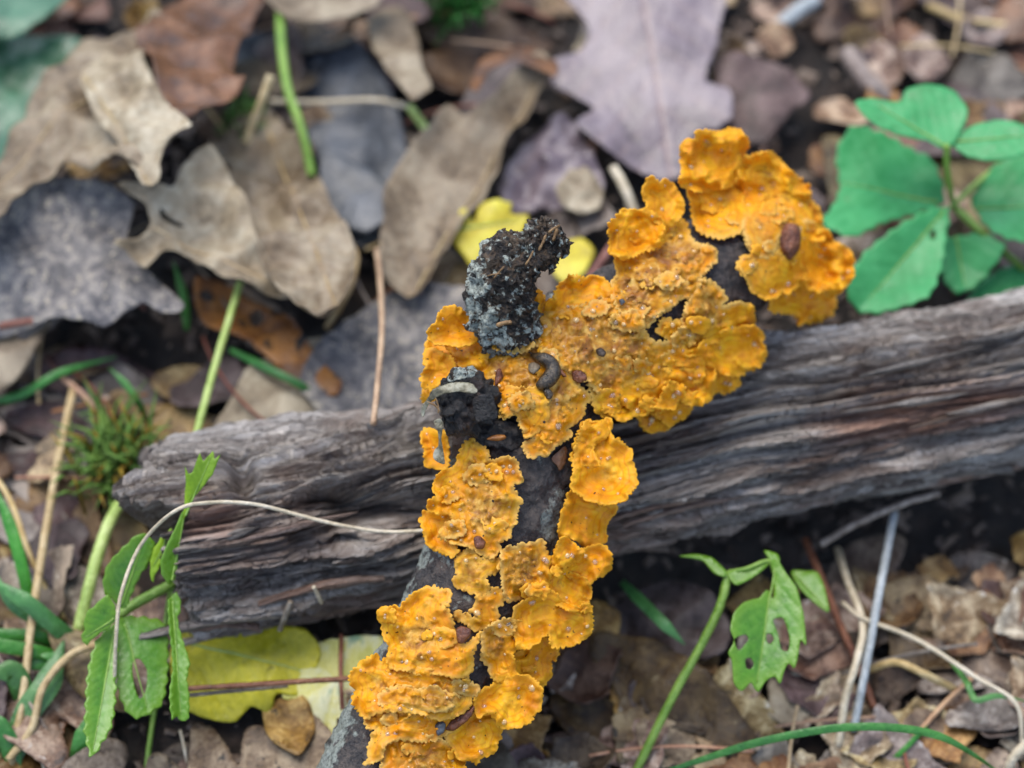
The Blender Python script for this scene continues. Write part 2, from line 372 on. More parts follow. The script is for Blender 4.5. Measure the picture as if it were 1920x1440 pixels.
def fungus_mat():
    m, nt, bs, out = newmat('orange_fungus'); n = N(nt); co = n.coord()
    e = n.attr('edge'); tn = n.attr('tan')
    big = n.noise(co, 95, 5, .6); mid = n.noise(co, 330, 5, .65); fine = n.noise(co, 1100, 4, .6)
    # concentric growth zones that follow the margin
    zn = n.math('SINE', n.math('MULTIPLY_ADD', e, 3600, n.math('MULTIPLY', big, 10)))
    c = n.ramp(n.math('MULTIPLY_ADD', mid, .2, n.math('MULTIPLY', big, .8)), [(.36, (.66, .225, .003)), (.50, (.80, .345, .005)), (.62, (.85, .46, .012))])
    c = n.mix(n.math('MULTIPLY', n.map(zn, .2, 1, 0, .55), n.map(e, .010, .002)), c, (.60, .18, .003))
    t = n.map(n.math('ADD', n.math('ADD', tn, n.math('MULTIPLY', n.math('SUBTRACT', big, .5), 3.4)), n.map(e, 0, .008, -.7, .10)), .2, .95)
    tanc = n.ramp(mid, [(.36, (.25, .095, .010)), (.5, (.42, .19, .022)), (.64, (.62, .37, .09))])
    c = n.mix(n.math('MULTIPLY', t, .9), c, tanc)
    br = n.math('MULTIPLY', n.map(n.math('MULTIPLY_ADD', tn, .10, n.noise(co, 120, 5, .65, .6)), .61, .70), n.map(e, .0012, .005))
    c = n.mix(n.math('MULTIPLY', br, .7), c, (.22, .065, .010))
    sp = n.map(n.noise(co, 620, 2, .5), .715, .735); c = n.mix(sp, c, (.02, .012, .008))
    rim = n.map(e, .0016, .0001); c = n.mix(n.math('MULTIPLY', rim, .75), c, n.mix(n.map(tn, .3, .9), (.90, .50, .035), (.80, .58, .17)))
    n.link(c, bs.inputs['Base Color'])
    n.link(n.map(n.math('ADD', mid, n.math('MULTIPLY', tn, -.22)), .2, .6, .32, .6), bs.inputs['Roughness'])
    bs.inputs['Specular IOR Level'].default_value = .32
    soft = n.noise(co, 300, 2, .45); b1 = n.bump(fine, .00025, .35); n.link(n.bump(soft, .0012, .5, b1), bs.inputs['Normal'])
    tr = n.node('ShaderNodeBsdfTranslucent'); n.link(n.mix(.5, c, (.9, .42, .02)), tr.inputs[0])
    mx = n.node('ShaderNodeMixShader'); n.link(n.map(e, .006, .0, .10, .34), mx.inputs[0])
    n.link(bs.outputs[0], mx.inputs[1]); n.link(tr.outputs[0], mx.inputs[2]); n.link(mx.outputs[0], out.inputs[0])
    return m
M['fungus'] = fungus_mat()
def simple(name, col, rough, **k):
    m, nt, bs, out = newmat(name); bs.inputs['Base Color'].default_value = (*col, 1); bs.inputs['Roughness'].default_value = rough
    for a, b in k.items(): bs.inputs[a.replace('_', ' ')].default_value = b
    return m
M['drop'] = simple('water', (1, .93, .78), .02, IOR=1.4, Transmission_Weight=.9, Coat_Weight=1.0, Coat_Roughness=.02)
M['amber'] = simple('amber_drop', (.95, .66, .26), .04, IOR=1.4, Transmission_Weight=.55, Coat_Weight=1.0, Coat_Roughness=.02)
def slug_mat():
    m, nt, bs, out = newmat('slug_skin'); n = N(nt); co = n.coord()
    a = n.noise(co, 900, 4, .6); v = n.node('ShaderNodeTexVoronoi'); v.inputs['Scale'].default_value = 3000; n.link(co, v.inputs['Vector'])
    n.link(n.ramp(a, [(.35, (.012, .009, .006)), (.5, (.032, .022, .013)), (.66, (.085, .058, .032))]), bs.inputs['Base Color'])
    bs.inputs['Roughness'].default_value = .22; n.link(n.bump(v.outputs['Distance'], .0002, .7), bs.inputs['Normal']); return m
M['slug'] = slug_mat()
M['scale'] = leaf_mat('bud_scale', (.05, .012, .006), (.13, .035, .014), (.24, .08, .03), .35, .6, 250, .05)

# ------------------------------------------------------------------ ground
def build_ground():
    a = np.linspace(-1, 1, 301); c = .55 * a + 24.5 * np.sign(a) * np.abs(a) ** 9
    X, Y = np.meshgrid(c, c); Zg = ground_z(X, Y)
    q = np.stack([X * 130, Y * 130, 0 * X], -1).reshape(-1, 3)
    Zg = Zg + .0022 * fbm(q, 3).reshape(X.shape) * sstep(1.0, .4, np.hypot(X, Y))
    v = np.stack([X, Y, Zg], -1).reshape(-1, 3); k = len(c); f = []
    for i in range(k - 1):
        b = i * k
        f += [(b + j, b + j + 1, b + j + k + 1, b + j + k) for j in range(k - 1)]
    tag(mesh_obj('ground', v, f, M['soil'], origin=(0, 0, 0)), kind='structure')
build_ground()

# ------------------------------------------------------------------ the rotten log
LA = Pz(335., 1016., .030); LB = Pz(1905., 714., .030)
LD = (LB - LA); LLEN = np.linalg.norm(LD); LD /= LLEN
LN = np.cross(LD, [0, 0, 1]); LN /= np.linalg.norm(LN)        # towards the camera side
LU = np.cross(LN, LD)
def log_rad(a): return .0325 - .0054 * np.clip(a / LLEN, 0, 1.4)
def build_log():
    root = empty('rotten_log', LA + LD * .1 - LU * .03, 'grey weathered rotten log lying across the leaf litter under the orange fungus branch', 'log')
    nu, nv = 900, 460; L1 = LLEN * 1.32
    th = np.linspace(0, 2 * math.pi, nv, endpoint=False)       # 0 = camera side, pi/2 = up
    ring = np.stack([np.cos(th), np.sin(th)], 1)
    end = .011 * fbm(np.c_[ring * 2.2, 0 * th + 4], 3) + .006 * pn(np.c_[ring * 9, 0 * th]) - .012 * np.sin(th) + .004
    s = np.linspace(0, 1, nu) ** 1.15
    A = end[None] + s[:, None] * (L1 - end[None]); TH = np.broadcast_to(th, A.shape)
    a = A.ravel(); t = TH.ravel()
    wob = .16 * pn(np.c_[a * 9, 0 * a, 0 * a + 3.3]) + .05 * pn(np.c_[a * 30, np.cos(t) * 1.3, np.sin(t) * 1.3])
    tt = t + wob; cx, sy = np.cos(tt) * .03, np.sin(tt) * .03
    def nz(fa, fc, o=3, g=.5, off=0): return fbm(np.c_[a * fa, cx * fc + off, sy * fc], o, g)
    def terrace(x, k, soft=.25): q = x * k; fl = np.floor(q); return (fl + sstep(1 - soft, 1, q - fl)) / k
    rad = log_rad(a) * (1 + .05 * pn(np.c_[a * 9, np.cos(t), np.sin(t)]))
    h = .0030 * nz(9, 55, 2)
    h += .0058 * terrace(nz(13, 210, 2, .55, 5), 4.5, .2)
    h += .0026 * terrace(nz(34, 420, 2, .6, 21), 4, .2)
    g1 = nz(9, 230, 2, .5, 15); h += -.0050 * np.clip(1 - np.abs(g1) / .10, 0, 1) ** 1.2 * sstep(-.3, .3, nz(14, 40, 2, .5, 31))
    h += .0009 * nz(60, 900, 2, .6, 41) + .0005 * nz(150, 1500, 2, .6, 61)
    h += -.0014 * np.clip(1 - np.abs(nz(170, 120, 2, .5, 51)) / .06, 0, 1) * sstep(.0, .3, nz(30, 60, 2, .5, 71))
    flat = 1 - .18 * sstep(.3, 1, -np.sin(t))
    base = LA + a[:, None] * LD + (rad * flat)[:, None] * (np.cos(t)[:, None] * LN + np.sin(t)[:, None] * LU)
    px, py = proj(base); front = (np.cos(t)[:, None] * LN + np.sin(t)[:, None] * LU) @ -FWD > 0
    # the hollow with the curved ridge, and the notch near the broken end
    rough = np.clip(nz(45, 160, 2, .5, 81), -.8, 1); rough2 = nz(120, 420, 2, .5, 91)
    def dent(x, y, rx, ry, rot, dep, pw=2):
        c, s_ = math.cos(rot), math.sin(rot); dx, dy = px - x, py - y
        q = ((dx * c + dy * s_) / rx) ** 2 + ((-dx * s_ + dy * c) / ry) ** 2
        q = q * (1 + .9 * rough) + .25 * rough2
        return np.where(front, -dep * np.exp(-np.clip(q, 0, 9) ** (pw / 2)), 0)
    h += dent(690, 955, 85, 42, -.1, .020, 4) + dent(610, 1010, 70, 26, -.35, .007, 4) + dent(455, 890, 26, 42, -.2, .008, 4) + dent(410, 975, 60, 22, -.05, .006, 4)
    h += dent(560, 925, 130, 13, -.5, -.0055) + dent(720, 1040, 120, 18, -.25, -.003)
    h += dent(1300, 830, 120, 10, -.1, .003) + dent(1700, 640, 200, 7, -.12, .003) + dent(1560, 700, 180, 6, -.13, .003) + dent(1730, 815, 150, 20, -.15, .003)
    red = np.where(front, np.exp(-(((px - 1760) * .98 - (py - 775) * .17) / 190) ** 4 - (((py - 775) * .98 + (px - 1760) * .14) / 42) ** 4), 0)
    red = np.maximum(red, np.where(front, .5 * np.exp(-((px - 390) / 55) ** 4 - ((py - 965) / 50) ** 4), 0))
    red = np.clip(red + .25 * nz(30, 300, 2) * (red > .05), 0, 1)
    r2 = rad * flat + h
    v = LA + a[:, None] * LD + r2[:, None] * (np.cos(t)[:, None] * LN + np.sin(t)[:, None] * LU)
    # fibres sticking out unevenly at the broken end
    f = []
    for i in range(nu - 1):
        b = i * nv
        f += [(b + j, b + nv + j, b + nv + (j + 1) % nv, b + (j + 1) % nv) for j in range(nv)]
    # ragged end grain: rings running inwards
    extra = []; ea = []; et = []; prev = np.arange(nv); cnt = len(v)
    ctr0 = LA
    for k, fr in enumerate((.9, .72, .5, .25, .04)):
        q = v[:nv]; axp = ctr0 + ((q - ctr0) @ LD)[:, None] * LD
        inn = axp + (q - axp) * fr
        dep = (1 - fr) * .012 + .006 * fbm(np.c_[ring * 30 * fr, 0 * th + k], 3) 
        inn = inn + LD * dep[:, None]; extra.append(inn); ea.append((inn - LA) @ LD); et.append(th * fr)
        idx = cnt + np.arange(nv); cnt += nv
        f += [(prev[j], prev[(j + 1) % nv], idx[(j + 1) % nv], idx[j]) for j in range(nv)]; prev = idx
    f.append(tuple(prev[::-1])); f.append(tuple((nu - 1) * nv + np.arange(nv)))
    v = np.vstack([v] + extra); al = np.r_[a, np.concatenate(ea)]; ar = np.r_[tt * .03, np.concatenate(et) * .03]
    rd = np.r_[red, np.zeros(5 * nv) + .1]
    mesh_obj('log_wood', v, f, M['wood'], root, dict(along=al, around=ar, red=rd))
    # loose splinters and plates of grey wood lifting off the surface
    rs = random.Random(4)
    for k in range(34):
        a0 = rs.uniform(.0, LLEN * 1.05); t0 = rs.uniform(-.7, 2.0); ln = rs.uniform(.012, .05); wd = rs.uniform(.0006, .0017)
        m = 14; sa = np.linspace(-.5, .5, m); vv = []; tw = rs.uniform(-.15, .15); lift = rs.uniform(.0, .003); x0 = rs.uniform(-.12, .12)
        fc = []
        for i, q in enumerate(sa):
            aa = a0 + q * ln; tq = t0 + x0 * q + tw * q * q
            wi = wd * (1 - abs(2 * q) ** 3 * .8) * (1 + .3 * math.sin(9 * q + k))
            rr = float(log_rad(np.array(aa))) + .0012 + lift * max(0, q) * 2
            for dt, dr in ((-1, -.0016), (-.6, .0006), (.6, .0008), (1, -.0016)):
                an = tq + dt * wi / .03
                vv.append(LA + aa * LD + (rr + dr) * (math.cos(an) * LN + math.sin(an) * LU))
            if i:
                b = i * 4
                fc += [(b - 4 + j, b - 4 + (j + 1) % 4, b + (j + 1) % 4, b + j) for j in range(4)]
        fc += [(3, 2, 1, 0), tuple((m - 1) * 4 + j for j in range(4))]
        vv = np.array(vv); n4 = len(vv)
        vv = vv + .0004 * np.c_[pn(vv * 500), pn(vv * 500 + 5), pn(vv * 500 + 9)]
        mesh_obj('splinter', vv, fc, M['wood'], root, dict(along=(vv - LA) @ LD, around=np.tile([0, .002, .004, .006], m) + t0 * .03 + k * .01, red=np.zeros(n4) + (.5 if rs.random() < .12 else 0)))
build_log()

# ------------------------------------------------------------------ the branch
AX = spline([(560, 1800, -.134, 122), (725, 1440, -.118, 122), (850, 1200, -.112, 122), (930, 1000, -.108, 122), (972, 850, -.104, 128),
             (1005, 735, -.099, 132), (1090, 655, -.092, 125), (1210, 590, -.084, 116), (1355, 500, -.070, 108), (1450, 440, -.054, 76), (1492, 412, -.046, 34)], 320)
_p = Pt(AX[:, 0], AX[:, 1], AX[:, 2]); _tg = np.gradient(_p, axis=0); _tg /= np.linalg.norm(_tg, axis=1)[:, None]
ACOS = 1 / np.sqrt(1 - np.clip(_tg @ FWD, -.8, .8) ** 2)
def axis_near(p):
    d = np.linalg.norm(p[:, None] - AX[None, :, :2], axis=2); i = d.argmin(1)
    # soft average over the neighbourhood keeps the bend smooth
    wgt = np.exp(-((d - d.min(1)[:, None]) / 14.0)); wgt /= wgt.sum(1)[:, None]
    return wgt @ AX[:, 2], wgt @ AX[:, 3], d.min(1), wgt @ ACOS
def surf_t(p, flare=.45, cut=.78):
    t, r, d, ac = axis_near(p); s = d / r
    f = np.where(s < cut, -np.sqrt(np.clip(1 - s * s, .0, 1)), -math.sqrt(1 - cut * cut) + flare * (s - cut))
    return t + f * r * np.where(f < 0, ac, 1) / 6000.0, s
BR = empty('fallen_branch', Pz(640., 1620., .0), 'dark wet bark branch propped over the grey log, overgrown with orange fungus', 'branch')
WOODT = np.full((320, 280), 9.0); WBLUR = []
def wood_t(p):
    """smoothed nearest depth of the bark surface around each pixel"""
    if not WBLUR:
        g = WOODT.copy()
        for ax in (0, 1): g = np.minimum(np.minimum(np.roll(g, 1, ax), np.roll(g, -1, ax)), g)
        ok = g < 5; h = np.where(ok, g, 0); w_ = ok.astype(float)
        for _ in range(2):
            for ax in (0, 1):
                h = (np.roll(h, 1, ax) + h + np.roll(h, -1, ax)) / 3; w_ = (np.roll(w_, 1, ax) + w_ + np.roll(w_, -1, ax)) / 3
        WBLUR.append(np.where(ok, h / np.maximum(w_, 1e-6), 9.0))
    g = WBLUR[0]; q = np.clip(p / 8 - .5, 0, 270); i = q.astype(int); f = q - i; a, b = i[:, 0], i[:, 1]; u, v = f[:, 0], f[:, 1]
    r = g[a, b] * (1 - u) * (1 - v) + g[a + 1, b] * u * (1 - v) + g[a, b + 1] * (1 - u) * v + g[a + 1, b + 1] * u * v
    return np.where(r > 1, 9.0, r)
def build_branch():
    p3 = Pt(AX[:, 0], AX[:, 1], AX[:, 2]); r = AX[:, 3] * (D + AX[:, 2]) / PXM
    v, f = tube(p3, r * .965, 150, .0011, 260, 3)
    px, py = proj(v)
    lich = .24 * np.exp(-((px - (985 - (py - 850) * .47 - 118)) / 38) ** 2) * (py > 860) + .16 * np.exp(-((px - 1040) / 30) ** 2 - ((py - 985) / 60) ** 2)
    mesh_obj('bark', v, f, M['bark'], BR, dict(lichen=lich))
    tv = (v - CAM) @ FWD - D
    np.minimum.at(WOODT, (np.clip(px // 8, 0, 319).astype(int), np.clip(py // 8, 0, 279).astype(int)), tv)
    # upright stub crusted with lichen
    q = spline([(968, 655, -.098, 48), (958, 630, -.110, 57), (944, 592, -.119, 60), (938, 545, -.124, 61), (950, 502, -.127, 57), (984, 476, -.127, 46), (1018, 456, -.126, 37), (1042, 444, -.125, 32), (1056, 436, -.125, 20)], 150)
    v, f = tube(Pt(q[:, 0], q[:, 1], q[:, 2]), q[:, 3] / 6000, 110, .0024, 260, 9)
    v2 = v + .0007 * np.c_[fbm(v * 1300, 2), fbm(v * 1300 + 3, 2), fbm(v * 1300 + 7, 2)]
    px, py = proj(v2)
    lich = .13 * sstep(960, 890, px) + .05 * sstep(590, 630, py) - .10 * sstep(985, 1030, px) * sstep(520, 480, py)
    lich = lich - .01 + .12 * fbm(v2 * 160, 2)
    st = mesh_obj('lichen_stub', v2, f, M['stub'], BR, dict(lichen=lich))
    # flakes of bark and lichen standing off the stub
    rs = np.random.RandomState(8)
    vv, ff = [], []
    for k in range(260):
        i = rs.randint(len(v2) - 2); c = v2[i]; 
        if (vn := (c - Pt(*q[np.argmin(np.linalg.norm(Pt(q[:, 0], q[:, 1], q[:, 2]) - c, axis=1)), :3]))) @ FWD > .004: continue
        nn = vn / np.linalg.norm(vn); u = np.cross(nn, rs.normal(size=3)); u /= np.linalg.norm(u); w_ = np.cross(nn, u)
        sz = rs.uniform(.0005, .0017); b = len(vv); m = 6
        for j in range(m):
            an = j * 2 * math.pi / m; rr = sz * rs.uniform(.5, 1.2)
            vv.append(c + rr * (math.cos(an) * u + math.sin(an) * w_ * .7) + nn * rs.uniform(.0002, .0009))
        vv += [c - nn * .0012, c + nn * rs.uniform(.0004, .0010)]
        for j in range(m): ff += [(b + j, b + (j + 1) % m, b + m + 1), (b + (j + 1) % m, b + j, b + m)]
    tag(mesh_obj('lichen_flakes', vv, ff, M['stub'], BR, dict(lichen=rs.uniform(-.15, .2, len(vv)))), kind='stuff')
    # black broken knot with curled bark
    q = spline([(960, 752, -.100, 40), (915, 756, -.114, 48), (878, 760, -.125, 49), (850, 764, -.130, 46), (838, 767, -.131, 40), (832, 768, -.131, 22)], 90)
    v, f = tube(Pt(q[:, 0], q[:, 1], q[:, 2]), q[:, 3] * 1.06 / 6000, 90, .0026, 300, 5)
    mesh_obj('broken_knot', v, f, M['knot'], BR, dict(lichen=np.zeros(len(v))))
    q = spline([(1010, 800, -.108, 50), (960, 815, -.119, 42), (925, 812, -.122, 36), (900, 815, -.121, 26)], 50)
    v, f = tube(Pt(q[:, 0], q[:, 1], q[:, 2]), q[:, 3] / 6000, 60, .0020, 330, 15)
    mesh_obj('knot_root', v, f, M['knot'], BR, dict(lichen=np.zeros(len(v))))
def depth_sheet(name, poly, tfun, mat, parent, th=.0006, grid=3.2, jag=1.5, seed=1, attrs_fun=None, bump=(.0004, 300), holes=()):
    o = refine(poly, 3.0, jag, seed, 1); v2, f, e = fill(o, grid, holes, seed)
    t = tfun(v2, e); v = Pt(v2[:, 0], v2[:, 1], t)
    v = v - FWD * (bump[0] * fbm(v * bump[1], 3))[:, None]
    f = face_cam(v, f); at = dict(edge=e / 6000.0)
    if attrs_fun: at.update(attrs_fun(v2, e))
    v, f, at = thicken(v, f, th, at)
    return mesh_obj(name, v, f, mat, parent, at)
build_branch()
zero = lambda v, e: dict(lichen=np.zeros(len(v)))
# curled strips of old bark round the knot
depth_sheet('bark_curl', Z(760, 620, 4, [(120, 590), (170, 510), (200, 450), (290, 405), (400, 385), (500, 400), (540, 455), (500, 470), (400, 455), (290, 470), (220, 510), (170, 560), (130, 650)]),
            lambda p, e: -.139 - .0016 * np.sin((p[:, 1] - 715) / 14) + .00002 * np.abs(p[:, 0] - 850), M['olive'], BR, .0005, 2.6, 1.2, 3, lambda v, e: dict(lichen=.16 * sstep(850, 810, v[:, 0])))
depth_sheet('bark_curl', Z(760, 620, 4, [(510, 510), (600, 480), (660, 500), (690, 650), (600, 670), (540, 685), (520, 620)]),
            lambda p, e: -.1375 - .0012 * np.cos((p[:, 0] - 905) / 16) + .00003 * (p[:, 1] - 770), M['knot'], BR, .0005, 2.6, 1.5, 4, zero)
depth_sheet('bark_curl', Z(760, 620, 4, [(330, 330), (350, 290), (440, 275), (510, 270), (540, 320), (480, 350), (400, 360), (330, 390)]),
            lambda p, e: -.1352 - .001 * fbm(np.c_[p / 12.0, 0 * e], 2), M['stub'], BR, .0006, 2.6, 2, 5, lambda v, e: dict(lichen=.12 + 0 * e))
depth_sheet('bark_curl', Z(760, 620, 4, [(215, 680), (260, 660), (285, 700), (270, 800), (285, 920), (295, 1000), (240, 985), (210, 950), (220, 890), (250, 860), (245, 760)]),
            lambda p, e: -.1375 + .00001 * (p[:, 1] - 840), M['olive'], BR, .0004, 2.4, .8, 6, zero)
depth_sheet('bark_curl', Z(760, 620, 4, [(610, 815), (660, 785), (740, 780), (757, 805), (700, 828)]),
            lambda p, e: -.1335 - .0004 * np.sqrt(np.clip(e, 0, 9)), M['rust'], BR, .0008, 2.4, .4, 7, zero)
depth_sheet('bark_curl', Z(760, 620, 4, [(1100, 960), (1190, 870), (1215, 900), (1200, 1000), (1160, 1050), (1140, 1010)]),
            lambda p, e: surf_t(p)[0] - .0012, M['brown'], BR, .0005, 2.6, .8, 8, zero)

# shreds of pale wood caught on the stub and the knot
for k, (x0, y0, x1, y1, wd) in enumerate([(985, 498, 1000, 470, 4), (1010, 470, 1024, 440, 5), (1036, 452, 1044, 428, 6), (925, 522, 945, 500, 4), (912, 518, 940, 514, 3), (930, 610, 960, 604, 8), (800, 752, 826, 772, 3), (816, 745, 822, 775, 2.5), (1028, 436, 1050, 422, 5)]):
    q0 = spline([(x0, y0), ((x0 + x1) / 2 + 2, (y0 + y1) / 2 - 2), (x1, y1)], 12); tq = -.1355 if y0 < 700 else -.140
    v, f = tube(Pt(q0[:, 0], q0[:, 1], np.full(12, tq - (.002 if x0 < 1005 and y0 < 640 else 0))), wd / 2 / 6000 * np.r_[.4, np.ones(10), .4], 7, .0002, 900, k)
    mesh_obj('wood_shred', v, f, M['shred'], BR, dict(edge=np.full(len(v), .01), vein=np.zeros(len(v))))

# ------------------------------------------------------------------ fungus
Z5 = lambda p: Z(640, 1000, 3.273, p); Z8 = lambda p: Z(560, 900, 2.667, p); Z2 = lambda p: Z(760, 620, 4, p)
Z1 = lambda p: Z(760, 380, 4.8, p); Z4 = lambda p: Z(1000, 480, 4, p); Z3 = lambda p: Z(1120, 220, 3.692, p)
def colony(px, py, label):
    q = np.array([[px, py]], float); t, _ = surf_t(q)
    return empty('crust_fungus', Pt(px, py, float(t[0])), label, 'fungus', 'orange crust fungus along the branch')
LOBE_PTS = []
def lobe(root, poly, layer=0, tan=.2, flare=.45, rim=.0012, ruf=.0012, dish=0.0, seed=None, base=.0012, edgep=None):
    seed = seed or (len(LOBE_PTS) + 1)
    o = refine(poly, 1.8, 1.8, seed, 1, 2.5, 4.0); v2, f, e = fill(o, 3.0, (), seed)
    t, s = surf_t(v2, flare)
    out = sstep(.55, 1.0, s)                                   # only the free outer margin lifts and ruffles
    q = np.c_[v2 / 34.0, np.full(len(v2), seed * 1.9)]
    lift = base + .0016 * layer
    lift = lift + rim * 1.5 * np.exp(-e / 16.0) * (.3 + .7 * out) - .0006 * np.exp(-e / 5.0)
    lift = lift + 2.2 * ruf * (.3 + out) * np.exp(-e / 34.0) * (pn(q) * 1.3 + .5 * pn(q * 2.3))
    lift = lift + .0022 * fbm(q * .7 + 3, 2) + .0004 * pn(q * 2.0)
    ang = np.arctan2(v2[:, 1] - v2[:, 1].mean(), v2[:, 0] - v2[:, 0].mean()); lift = lift + .0007 * out * np.exp(-e / 16.0) * pn(np.c_[ang * 3.2, e / 60.0, np.full(len(e), seed * 1.3)]) * 1.6
    wart = pn(q * 3.4 + 11); lift = lift + (.0010 + .0008 * tan) * sstep(.30, .62, wart) * (1 - .7 * out) + .0034 * tan * np.abs(pn(q * 1.25 + 5)) + .0016 * tan * sstep(.1, .5, pn(q * 2.1 + 8)) * sstep(4, 14, e)
    if dish: lift = lift - dish * sstep(0, 60, e)
    tz = t - lift; lim = wood_t(v2) - .0006 - .0004 * layer; tz = np.where(tz > lim, lim - .0006 * np.abs(pn(q * 2.2)), tz)
    v = Pt(v2[:, 0], v2[:, 1], tz); f = face_cam(v, f)
    th = .0004 + .0005 * sstep(0, 20, e)
    tn = np.clip(tan * (1.15 - .9 * out) + .22 * (1 - out), 0, 1)
    vv, ff, at = thicken(v, f, th, dict(edge=e / 6000.0, tan=tn))
    ob = mesh_obj('fungus_lobe', vv, ff, M['fungus'], root, at)
    LOBE_PTS.append((root, v, vnormals(v, f), e)); return ob

c1 = colony(760, 1300, 'broad glossy orange fungus patch lowest on the branch, above the bare grey bark end')
lobe(c1, Z5([(155, 1160), (190, 1110), (300, 1080), (450, 1080), (600, 1115), (690, 1120), (705, 1180), (650, 1225), (600, 1255), (500, 1275), (400, 1265), (320, 1270), (265, 1300), (255, 1350), (240, 1390), (200, 1400), (140, 1415), (170, 1380), (165, 1320), (190, 1250), (200, 1210), (165, 1190)]), 1, .45, .3)
lobe(c1, Z5([(255, 1330), (280, 1280), (400, 1240), (560, 1245), (640, 1280), (700, 1320), (720, 1370), (745, 1400), (760, 1500), (700, 1640), (560, 1690), (330, 1640), (250, 1480)]), 0, .75, .3)
lobe(c1, Z5([(53, 890), (90, 830), (140, 780), (200, 750), (235, 770), (240, 800), (290, 760), (330, 800), (420, 810), (500, 830), (700, 850), (775, 880), (785, 950), (800, 1010), (780, 1070), (740, 1100), (680, 1130), (600, 1140), (500, 1110), (400, 1095), (300, 1090), (230, 1100), (185, 1115), (160, 1140), (120, 1110), (90, 1060), (70, 1010), (90, 970), (65, 920)]), 2, .35, .25, .002)
lobe(c1, Z5([(247, 540), (270, 490), (310, 455), (370, 455), (405, 410), (440, 380), (500, 345), (570, 330), (610, 345), (660, 350), (668, 400), (650, 440), (625, 435), (660, 490), (685, 560), (690, 600), (720, 650), (760, 690), (840, 620), (855, 600), (830, 680), (800, 760), (805, 830), (770, 870), (700, 885), (600, 860), (500, 870), (420, 840), (330, 830), (285, 800), (290, 740), (300, 690), (270, 640), (255, 600)]), 3, .3, .25, .0018)
lobe(c1, Z5([(230, 1040), (240, 990), (300, 950), (380, 940), (470, 960), (560, 950), (650, 970), (720, 990), (700, 1060), (620, 1090), (500, 1090), (400, 1070), (300, 1060)]), 3, .6, .3, .0004, .0004)

c2 = colony(880, 1150, 'two small orange fungus scraps in the middle of bare black bark')
lobe(c2, Z5([(695, 200), (720, 130), (760, 110), (790, 70), (810, 100), (840, 140), (890, 160), (940, 150), (980, 170), (985, 200), (950, 240), (910, 250), (880, 270), (900, 310), (905, 350), (880, 370), (840, 375), (790, 360), (740, 340), (700, 320), (690, 280), (715, 250)]), 0, .35, .4, .0006)
lobe(c2, Z5([(830, 380), (870, 385), (910, 370), (930, 335), (980, 350), (1000, 400), (985, 440), (950, 450), (965, 500), (955, 550), (940, 575), (880, 570), (840, 600), (790, 570), (740, 540), (700, 530), (700, 490), (730, 480), (760, 510), (780, 500), (820, 510), (790, 480), (820, 440), (830, 410)]), 0, .4, .4, .0008)

c3 = colony(1020, 1180, 'tiered orange fungus fringe down the right side of the lower branch, in ruffled brackets')
lobe(c3, Z5([(1060, 800), (1080, 740), (1200, 620), (1260, 600), (1300, 680), (1335, 720), (1310, 770), (1280, 780), (1285, 870), (1230, 940), (1200, 915), (1150, 890), (1090, 900), (1060, 860)]), -.5, .1, .75, .001, .0014)
lobe(c3, Z5([(640, 1230), (720, 1180), (800, 1120), (880, 1110), (930, 1130), (970, 1200), (975, 1250), (950, 1290), (950, 1330), (900, 1360), (860, 1370), (830, 1410), (790, 1390), (740, 1395), (700, 1340), (670, 1300)]), .5, .45, .4, .0016, dish=.0015)
lobe(c3, Z5([(820, 1010), (870, 970), (920, 940), (960, 910), (1020, 890), (1090, 880), (1150, 880), (1200, 920), (1225, 960), (1230, 1000), (1215, 1080), (1170, 1120), (1160, 1150), (1100, 1180), (1020, 1195), (970, 1180), (940, 1130), (900, 1100), (850, 1120), (820, 1080)]), 1.5, .15, .15, .0022, .0008, dish=.0022)
lobe(c3, Z5([(1250, 300), (1290, 210), (1380, 215), (1430, 260), (1500, 290), (1525, 330), (1525, 380), (1500, 430), (1460, 460), (1400, 470), (1340, 440), (1280, 410)]), 1.2, .1, .55, .0012, .0016)
lobe(c3, Z5([(1360, 190), (1440, 150), (1500, 100), (1560, 80), (1620, 80), (1640, 110), (1658, 170), (1640, 230), (1600, 260), (1560, 270), (1540, 300), (1480, 310), (1430, 280), (1370, 240)]), .8, .05, .55, .0014, .0012)
lobe(c3, Z8([(1310, 200), (1360, 60), (1400, 50), (1450, 80), (1540, 100), (1590, 140), (1555, 190), (1530, 240), (1535, 300), (1480, 335), (1430, 330), (1400, 300), (1350, 280), (1310, 290)]), .2, .1, .7, .0012, .0012)
lobe(c3, Z5([(1060, 520), (1075, 450), (1130, 420), (1200, 380), (1280, 360), (1330, 390), (1400, 450), (1470, 460), (1510, 440), (1535, 500), (1540, 560), (1520, 620), (1480, 650), (1420, 680), (1340, 690), (1300, 690), (1280, 640), (1270, 610), (1230, 640), (1150, 700), (1080, 700), (1075, 600)]), 1.0, .4, .4, .0016, .0010)
lobe(c3, Z5([(865, 610), (930, 560), (1000, 530), (1060, 540), (1100, 600), (1090, 680), (1050, 740), (1060, 800), (1080, 880), (1040, 895), (970, 910), (920, 870), (900, 810), (860, 770), (870, 700)]), .8, .7, .4, .0012)
lobe(c3, Z5([(985, 200), (990, 110), (1030, 85), (1060, 90), (1110, 65), (1170, 60), (1240, 45), (1250, 100), (1280, 150), (1270, 210), (1280, 280), (1250, 340), (1200, 380), (1180, 410), (1130, 410), (1080, 405), (1040, 415), (1010, 410), (1000, 350), (990, 300)]), .9, .95, .4, .0005)
lobe(c3, Z5([(1270, 215), (1295, 150), (1330, 70), (1370, 30), (1420, 60), (1450, 90), (1490, 110), (1455, 130), (1465, 165), (1420, 185), (1340, 212)]), 2.0, .15, .4, .0012, .0014)

